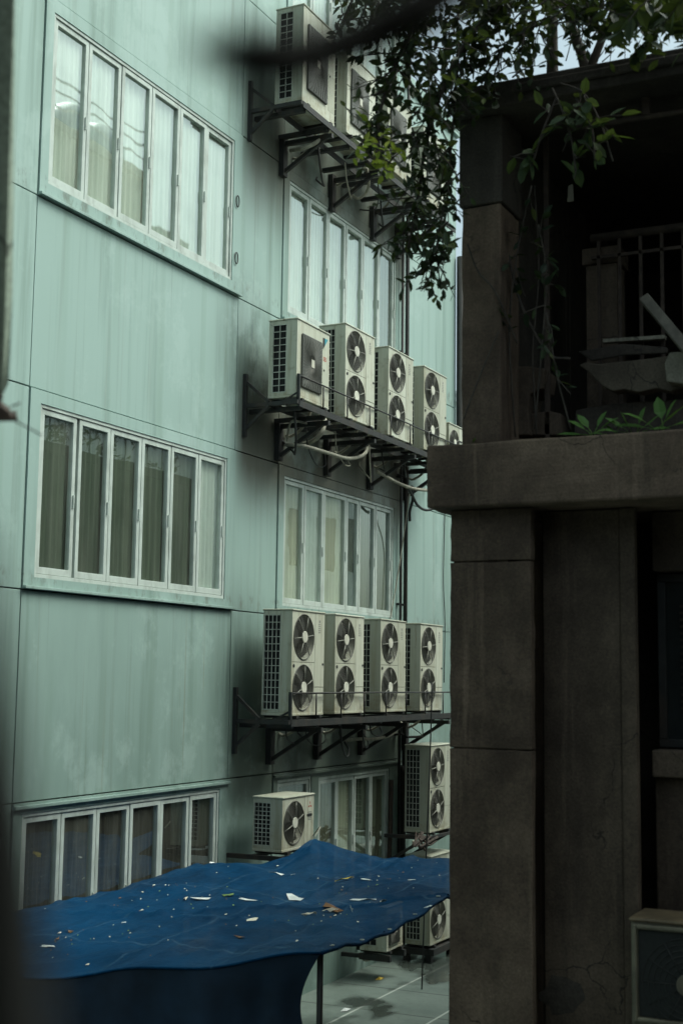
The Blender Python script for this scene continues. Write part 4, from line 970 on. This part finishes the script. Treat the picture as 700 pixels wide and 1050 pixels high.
slab_poly('torn_sheet', [(592,360),(640,352),(684,356),(684,362),(640,364),(606,370)], 8.12, 0.02, 'darkened', 'sagging dark sheet lying behind the long pointed slab', 'sheet')
slab_poly('paper_tag', [(582,190),(587,188),(588,206),(581,207)], 7.9, 0.01, 'dingy', 'small cream tag hanging in the dark terrace', 'tag')
# outdoor unit fixed to the wall bay of the house
u = make_unit('panel', 0.86, 0.62, 0.34, None, 'dingy', 'brown_top'); u.location = (6.135, 7.90, 2.02); u.rotation_euler = (0, 0, -PI/2)
tag(u, 'dingy brown-topped outdoor unit on the dark house wall', 'air conditioner')
m = MB(); m.box(6.20, 6.25, 7.52, 8.048, 1.96, 2.018); m.box(6.85, 6.90, 7.52, 8.048, 1.96, 2.018); m.box(6.245, 6.855, 7.60, 7.65, 1.965, 2.01); m.bar((6.225, 8.04, 1.75), (6.225, 7.6, 1.96), 0.04); m.bar((6.875, 8.04, 1.75), (6.875, 7.6, 1.96), 0.04)
tag(m.build('wall_bracket', MT['iron']), 'iron bracket under the dingy unit on the dark house', 'bracket')

# ------------------------------------------------------------------ foliage
def leaf(m, p, d, up, L, wd):
    d = d.normalized(); s_ = d.cross(up)
    if s_.length < 1e-4: s_ = d.orthogonal()
    s_.normalize(); n = s_.cross(d).normalized(); f = 0.16*L; k = random.uniform(-0.10, 0.16)*L
    ax = [p, p + d*L*0.34 - n*0.02*L, p + d*L*0.7 - n*k*0.5, p + d*L - n*k]
    e = [(0.34, 0.86), (0.70, 0.82)]
    v = [ax[0], ax[1] + s_*wd*0.5 + n*f*0.35, ax[2] + s_*wd*0.43 + n*f*0.3, ax[3], ax[2] - s_*wd*0.43 + n*f*0.3, ax[1] - s_*wd*0.5 + n*f*0.35, ax[1], ax[2]]
    m.add(v, [(0,6,1),(6,7,2,1),(7,3,2),(0,5,6),(6,5,4,7),(7,4,3)])
def rv(): 
    while True:
        v = Vector((random.uniform(-1,1), random.uniform(-1,1), random.uniform(-1,1)))
        if 0.1 < v.length < 1: return v.normalized()
def twig(wood, leaves, p, d, length, L=(0.05, 0.092), droop=0.35, step=0.029, bare=0.12):
    pts = [p]; n = max(3, int(length/0.06)); d = d.normalized()
    for i in range(n):
        d = (d + rv()*0.25 + Vector((0, 0, -droop*0.25))).normalized(); pts.append(pts[-1] + d*length/n)
    wood.tube(pts, [0.006 - 0.004*i/n for i in range(n+1)], 4, caps=False)
    ln = length*bare; tot = length
    while ln < tot:
        t = ln/tot*n; i = min(int(t), n-1); q = pts[i].lerp(pts[i+1], t-i); dd = (pts[i+1]-pts[i]).normalized()
        ld = (dd*0.5 + rv()*0.95 + Vector((0, 0, -0.12))).normalized()
        ll = random.uniform(*L); leaf(leaves, q, ld, Vector((0,0,1)) + rv()*0.7, ll, ll*random.uniform(0.38, 0.52)); ln += step*random.uniform(0.6, 1.5)
tree = tag(empty('fig_tree', (5.6, 7.7, 7.5)), 'leafy tree rooted on the dark house roof, its branches hanging over the alley', 'tree')
def tp_(n, m, mt): o = m.build(n, MT[mt], tree); o.location = (-5.6, -7.7, -7.5); return o
trunk = MB(); wood = MB(); leaves = MB(); young = MB()
Yp = on_y
def limb(pts, r0, r1, n=8):
    sp_ = spline(pts, n); wood.tube(sp_, [r0 + (r1-r0)*i/(len(sp_)-1) for i in range(len(sp_))], 6); return sp_
tr = spline([Yp(7.75,566,92), Yp(7.72,566,60), Yp(7.68,565,0), Yp(7.60,558,-110), Yp(7.5,545,-230)], 8)
trunk.tube(tr, [0.040 - 0.014*i/(len(tr)-1) for i in range(len(tr))], 8)
tr2 = spline([Yp(7.75,604,88), Yp(7.7,596,55), Yp(7.62,584,20), Yp(7.5,572,-40), Yp(7.4,562,-140)], 8); trunk.tube(tr2, [0.034 - 0.012*i/(len(tr2)-1) for i in range(len(tr2))], 8)
tr3 = spline([Yp(7.75,600,86), Yp(7.68,616,42), Yp(7.6,640,-10), Yp(7.4,700,-90)], 8); trunk.tube(tr3, [0.030 - 0.012*i/(len(tr3)-1) for i in range(len(tr3))], 8)
limbs = [
  (limb([Yp(7.3,560,-60), Yp(7.2,520,-35), Yp(7.1,470,-15), Yp(7.0,430,20), Yp(6.95,408,60), Yp(6.9,392,105), Yp(6.9,385,150)], 0.022, 0.006), 1.0, 0.10),
  (limb([Yp(7.32,562,-30), Yp(7.3,520,-5), Yp(7.25,480,40), Yp(7.2,452,95), Yp(7.2,436,150), Yp(7.2,428,205), Yp(7.2,418,255)], 0.022, 0.006), 1.0, 0.10),
  (limb([Yp(7.25,470,45), Yp(7.3,466,110), Yp(7.3,460,170), Yp(7.3,456,225), Yp(7.3,440,268)], 0.012, 0.004), 0.9, 0.05),
  (limb([Yp(7.2,520,-35), Yp(7.0,450,-40), Yp(6.9,395,-22), Yp(6.85,352,-5)], 0.016, 0.005), 0.8, 0.05),
  (limb([Yp(7.35,566,20), Yp(7.3,540,30), Yp(7.3,515,50), Yp(7.3,492,85)], 0.012, 0.004), 1.0, 0.05),
  (limb([Yp(7.33,563,-20), Yp(7.4,530,-10), Yp(7.4,500,15), Yp(7.4,478,60)], 0.014, 0.004), 1.0, 0.05),
  (limb([Yp(7.36,584,20), Yp(7.3,610,-10), Yp(7.25,640,-20), Yp(7.2,690,-10)], 0.014, 0.004), 0.8, 0.05),
  (limb([Yp(7.3,645,-15), Yp(7.2,665,10), Yp(7.1,690,28), Yp(7.0,715,30)], 0.012, 0.004), 0.55, 0.05),
  (limb([Yp(7.36,566,10), Yp(7.3,590,0), Yp(7.3,622,5), Yp(7.3,650,20)], 0.010, 0.004), 0.8, 0.0),
]
cnt = 0
for sp_, dens, _ in limbs:
    Ltot = sum((sp_[i+1]-sp_[i]).length for i in range(len(sp_)-1))
    nt = int(Ltot*34*dens)
    for k in range(nt):
        t = random.uniform(0.12, 1.0)*(len(sp_)-1); i = min(int(t), len(sp_)-2); p = sp_[i].lerp(sp_[i+1], t-i)
        d = (sp_[i+1]-sp_[i]).normalized()*0.5 + rv()*0.9 + Vector((0, 0, -0.3))
        twig(wood, leaves, p, d, random.uniform(0.12, 0.34))
def fill(n, x0, x1, y0, y1, d0, d1, L=(0.05, 0.092)):                # side branches crowding the crown between the limbs
    for k in range(n):
        p = Yp(random.uniform(d0, d1), random.uniform(x0, x1), random.uniform(y0, y1))
        twig(wood, leaves, p, rv() + Vector((0, 0, -0.35)), random.uniform(0.14, 0.34), L)
fill(80, 345, 470, -50, 22, 6.6, 7.6)
fill(40, 405, 475, 15, 95, 6.8, 7.5)
fill(50, 470, 570, -50, 34, 6.9, 7.9)
fill(7, 476, 545, 66, 92, 7.3, 7.5)
fill(58, 560, 650, -50, 30, 6.9, 7.9)
fill(30, 640, 715, -40, 30, 6.2, 7.4, (0.09, 0.14))
fill(13, 372, 465, 110, 200, 6.8, 7.4)
fill(5, 410, 470, 200, 262, 7.0, 7.4)
# yellow-green young shoots at the sunlit tip of the hanging branch
for k in range(16):
    p = Yp(6.75 + random.uniform(-0.1, 0.1), random.uniform(368, 408), random.uniform(130, 185)); twig(wood, young, p, rv() + Vector((0,0,-0.2)), 0.13, (0.05, 0.085), 0.3, 0.03)
# bare twigs reaching to the column
for pts in ([Yp(7.45,440,110), Yp(7.5,458,125), Yp(7.55,470,133), Yp(7.58,480,142)], [Yp(7.45,452,132), Yp(7.5,462,150), Yp(7.55,478,170)], [Yp(7.4,455,195), Yp(7.5,470,178), Yp(7.55,480,168)]):
    limb(pts, 0.006, 0.004)
# straight bare shoots on the roof edge against the sky
for a_, b_ in (((611,62),(622,45)), ((617,63),(630,50)), ((604,58),(614,42)), ((545,70),(552,30)), ((580,62),(586,32))):
    limb([Yp(7.46,*a_), Yp(7.46,(a_[0]+b_[0])/2+1,(a_[1]+b_[1])/2), Yp(7.46,*b_)], 0.004, 0.002, 3)
tp_('trunk', trunk, 'bark'); tp_('branch', wood, 'bark'); tp_('crown', leaves, 'leaf'); tp_('young_leaves', young, 'leaf_y')

def shrub(name, stems, label, cat, mat='leaf', L=(0.06, 0.1), step=0.04, bare=0.3, droop=0.5, tw=None):
    wd, lv = MB(), MB(); base = Vector(stems[0][0]); root = tag(empty(name, base), label, cat)
    for pts in stems:
        s_ = spline(pts, 6); wd.tube(s_, 0.006, 5)
        for k in range(len(s_)-1):
            if random.random() < (tw or 0.55) and k > len(s_)*bare: twig(wd, lv, s_[k], rv() + Vector((0, -0.4, -0.2)), random.uniform(0.08, 0.2), L, droop, step)
    o = wd.build('stem', MT['bark'], root); o.location = -base
    o = lv.build('foliage', MT[mat], root); o.location = -base
    return root
shrub('climbing_plant', [[Yp(7.75,528,448), Yp(7.7,522,340), Yp(7.7,530,260), Yp(7.65,545,190)], [Yp(7.75,548,440), Yp(7.7,556,350), Yp(7.65,560,280), Yp(7.6,552,230)], [Yp(7.7,585,440), Yp(7.65,570,380), Yp(7.6,560,320)]],
      'spindly dark climber winding up beside the terrace column', 'climber', step=0.05)
shrub('drooping_shrub', [[Yp(7.45,566,90), Yp(7.35,575,110), Yp(7.3,585,140), Yp(7.28,590,175)], [Yp(7.45,575,85), Yp(7.35,598,95), Yp(7.3,615,125), Yp(7.3,628,165)], [Yp(7.4,570,100), Yp(7.3,556,135), Yp(7.3,545,170)], [Yp(7.4,590,100), Yp(7.35,606,130), Yp(7.3,610,170)]],
      'drooping shrub with long leaves hanging under the roof edge', 'shrub', 'shade_leaf', (0.08, 0.13), 0.05, 0.2)
rng = MB(); lv = MB(); base = Vector((5.7, 18.0, 7.5))
for k in range(120):
    p_ = Vector((random.uniform(5.3, 6.2), random.uniform(15.0, 21.0), random.uniform(7.5, 8.5))); twig(rng, lv, p_, rv() + Vector((0, 0, 0.5)), random.uniform(0.25, 0.5), (0.09, 0.15), 0.2, 0.04)
for k in range(14):
    y = 15.1 + 0.43*k; rng.tube([(5.6, y, 7.5), (5.65, y+0.1, 8.3)], 0.012, 5)
rt = tag(empty('roof_shrub', base), 'leafy shrubs along the roof edge of the dark house, mirrored in the office windows', 'shrub')
for n_, mm, mt in (('stem', rng, 'bark'), ('foliage', lv, 'leaf')): o = mm.build(n_, MT[mt], rt); o.location = -base
# weeds on the ledge: a rosette of broad leaves each
def weed(px, py, n, L, label):
    b_ = on_y(7.62, px, py); b_.z = 5.30; m = MB()
    for k in range(n):
        a = PI*(0.08 + 0.84*k/max(1, n-1)) + random.uniform(-.2, .2)
        d = Vector((math.cos(a), random.uniform(-0.7, 0.1), 0.35 + abs(math.sin(a))*0.6)).normalized(); st = b_ + Vector((random.uniform(-.03,.03), 0, 0)); e = st + d*L*0.45
        m.tube([st, st.lerp(e, .5) + Vector((0,0,.01)), e], 0.003, 4, caps=False); leaf(m, e, d + Vector((0,0,-0.35)), Vector((0,-.5,1)), L*random.uniform(0.7, 1.0), L*0.36)
    tag(m.build('weed', MT['weed']), label, 'weed', 'weeds on the ledge')
weed(606, 440, 6, 0.15, 'broad-leaved green weed on the brown ledge nearest the column')
weed(650, 441, 6, 0.14, 'spreading green weed on the ledge below the broken slab')
weed(676, 440, 6, 0.19, 'long-leaved green weed at the picture edge of the ledge')
weed(628, 441, 4, 0.08, 'smallest green sprig on the ledge between two bigger weeds')
weed(485, 449, 5, 0.06, 'dry tuft at the foot of the terrace column')

# ------------------------------------------------------------------ buildings across and beyond the alley
def block(name, x0, x1, y0, y1, h, mat, label, side='x', rows=4, cols=4, para=0.5):
    r = tag(empty(name, (x0, y0, 0)), label, 'building'); off = Vector((-x0, -y0, 0))
    m = MB(); m.box(x0, x1, y0, y1, 0, h); m.box(x0-0.15, x1+0.15, y0-0.15, y1+0.15, h+0.002, h+0.25)
    o = m.build('wall', MT[mat], r); o.location = off
    for i in range(rows):
        for k in range(cols):
            z = 2.0 + i*(h-2.5)/rows; y = y0 + (k+0.3)*(y1-y0)/cols; wd = (y1-y0)/cols*0.45
            m = MB(); m.box(x0-0.03, x0-0.002, y, y+wd, z, z+1.3); o = m.build('window', MT['darkglass'], r); o.location = off
    return r, off
r, off = block('apartment_block', 14.0, 24, 25.0, 32.3, 18.2, 'beige', 'tall beige apartment block mirrored in the upper office window', rows=5, cols=2)
m = MB()
for k in range(3): m.tube([(13.9, 25.0, 18.9+0.35*k), (13.9, 32.3, 18.9+0.35*k)], 0.03, 6)
o = m.build('roof_railing', MT['steel'], r); o.location = off
for k, yy in enumerate((27.0, 29.6, 31.2)):
    m = MB(); m.smooth = True; m.tube([(15.2, yy, 18.4), (15.2, yy, 19.2), (15.2, yy, 19.7), (15.2, yy, 19.95)], [0.85, 0.85, 0.6, 0.1], 20); o = m.build('water_tank', MT['steel'], r); o.location = off
block('apartment_block', 16.5, 26, 33.0, 39.0, 18.6, 'greyren', 'long grey apartment block mirrored beside the beige one', rows=5, cols=2)
block('corner_shop', 6.4, 13.5, 25.5, 30.5, 11.5, 'paleren', 'pale rendered building past the dark house, mirrored in the last pane', rows=2, cols=3)
block('white_building', -9, -1.5, 30, 46, 10.5, 'paleren', 'low pale building standing past the far end of the teal office building', rows=4, cols=3)
# unseen gallery added around the camera to keep sky light off the house
blocker = tag(empty('sky_blocker', (3, -3, 0)), 'unseen dark gallery added around the camera to block sky light', 'building')
def gp(n, m, mt='stucco2'): o = m.build(n, MT[mt], blocker); o.location = (-3, 3, 0); return o
m = MB(); m.box(2.6, 16, -6.0, 1.0, 6.6, 6.9); gp('roof', m)
m = MB(); m.box(2.6, 16, -6.3, -6.01, 0, 6.6); m.box(10.6, 10.9, -6.0, 6.5, 0, 6.59); gp('wall', m)
m = MB(); m.box(2.6, 16, -6.0, 0.9, 1.9, 2.2); gp('floor', m)

# ------------------------------------------------------------------ close to the lens, out of focus
m = MB(); s_ = spline([along(0.48,196,44), along(0.48,226,54), along(.48,262,60), along(.49,310,57), along(.50,365,40), along(.51,425,10), along(.53,490,-40), along(.55,560,-110)], 6)
m.tube(s_, [0.0030 + 0.0074*min(1, i/14) for i in range(len(s_))], 8)
br = tag(m.build('bare_branch', MT['blackbark']), 'blurred dark branch close to the lens across the top units', 'branch')
m = MB(); s_ = spline([along(.40,-60,520), along(.40,-40,640), along(.40,-18,800), along(.40,-2,960), along(.40,4,1120)], 6); m.tube(s_, [0.010+0.004*i/len(s_) for i in range(len(s_))], 8)
tag(m.build('tree_stem', MT['blackbark']), 'blurred dark upright stem close to the lens at the lower left edge', 'branch')
# hanging board with a broken end at the left edge
p = [along(3.6,q[0],q[1]) for q in ((-30,-60),(16,-60),(14.5,120),(13,300),(9,392),(3,404),(-32,400))]
pn = ray(0, 200).normalized()
m = MB(); n = len(p); m.add(p + [q + pn*0.10 for q in p], [tuple(range(n-1,-1,-1)), tuple(range(n, 2*n))] + [(k, (k+1) % n, (k+1) % n+n, k+n) for k in range(n)])
board = tag(m.build('hanging_board', MT['post']), 'weathered grey-green board with a broken rusty end hanging at the left edge', 'board')
p = [along(3.6,q[0],q[1]) for q in ((-32,399),(1,403),(3,408),(-1,413),(4,418),(11,423),(10,427),(17,425),(18,431),(-32,432))]
m = MB(); n = len(p); m.add([q - pn*0.012 for q in p] + [q + pn*0.08 for q in p], [tuple(range(n-1,-1,-1)), tuple(range(n, 2*n))] + [(k, (k+1) % n, (k+1) % n+n, k+n) for k in range(n)])
m.build('rusty_end', MT['rust'], board)
m = MB(); m.tube([along(3.6,11,417), along(3.6,21,413)], 0.0025, 5); m.tube([along(3.6,12,430), along(3.6,28,438), along(3.62,43,446)], 0.0022, 5); m.build('wire_end', MT['cable'], board)

# ------------------------------------------------------------------ render settings
S.render.engine = 'CYCLES'
S.cycles.max_bounces = 8; S.cycles.transparent_max_bounces = 12
S.cycles.use_denoising = True
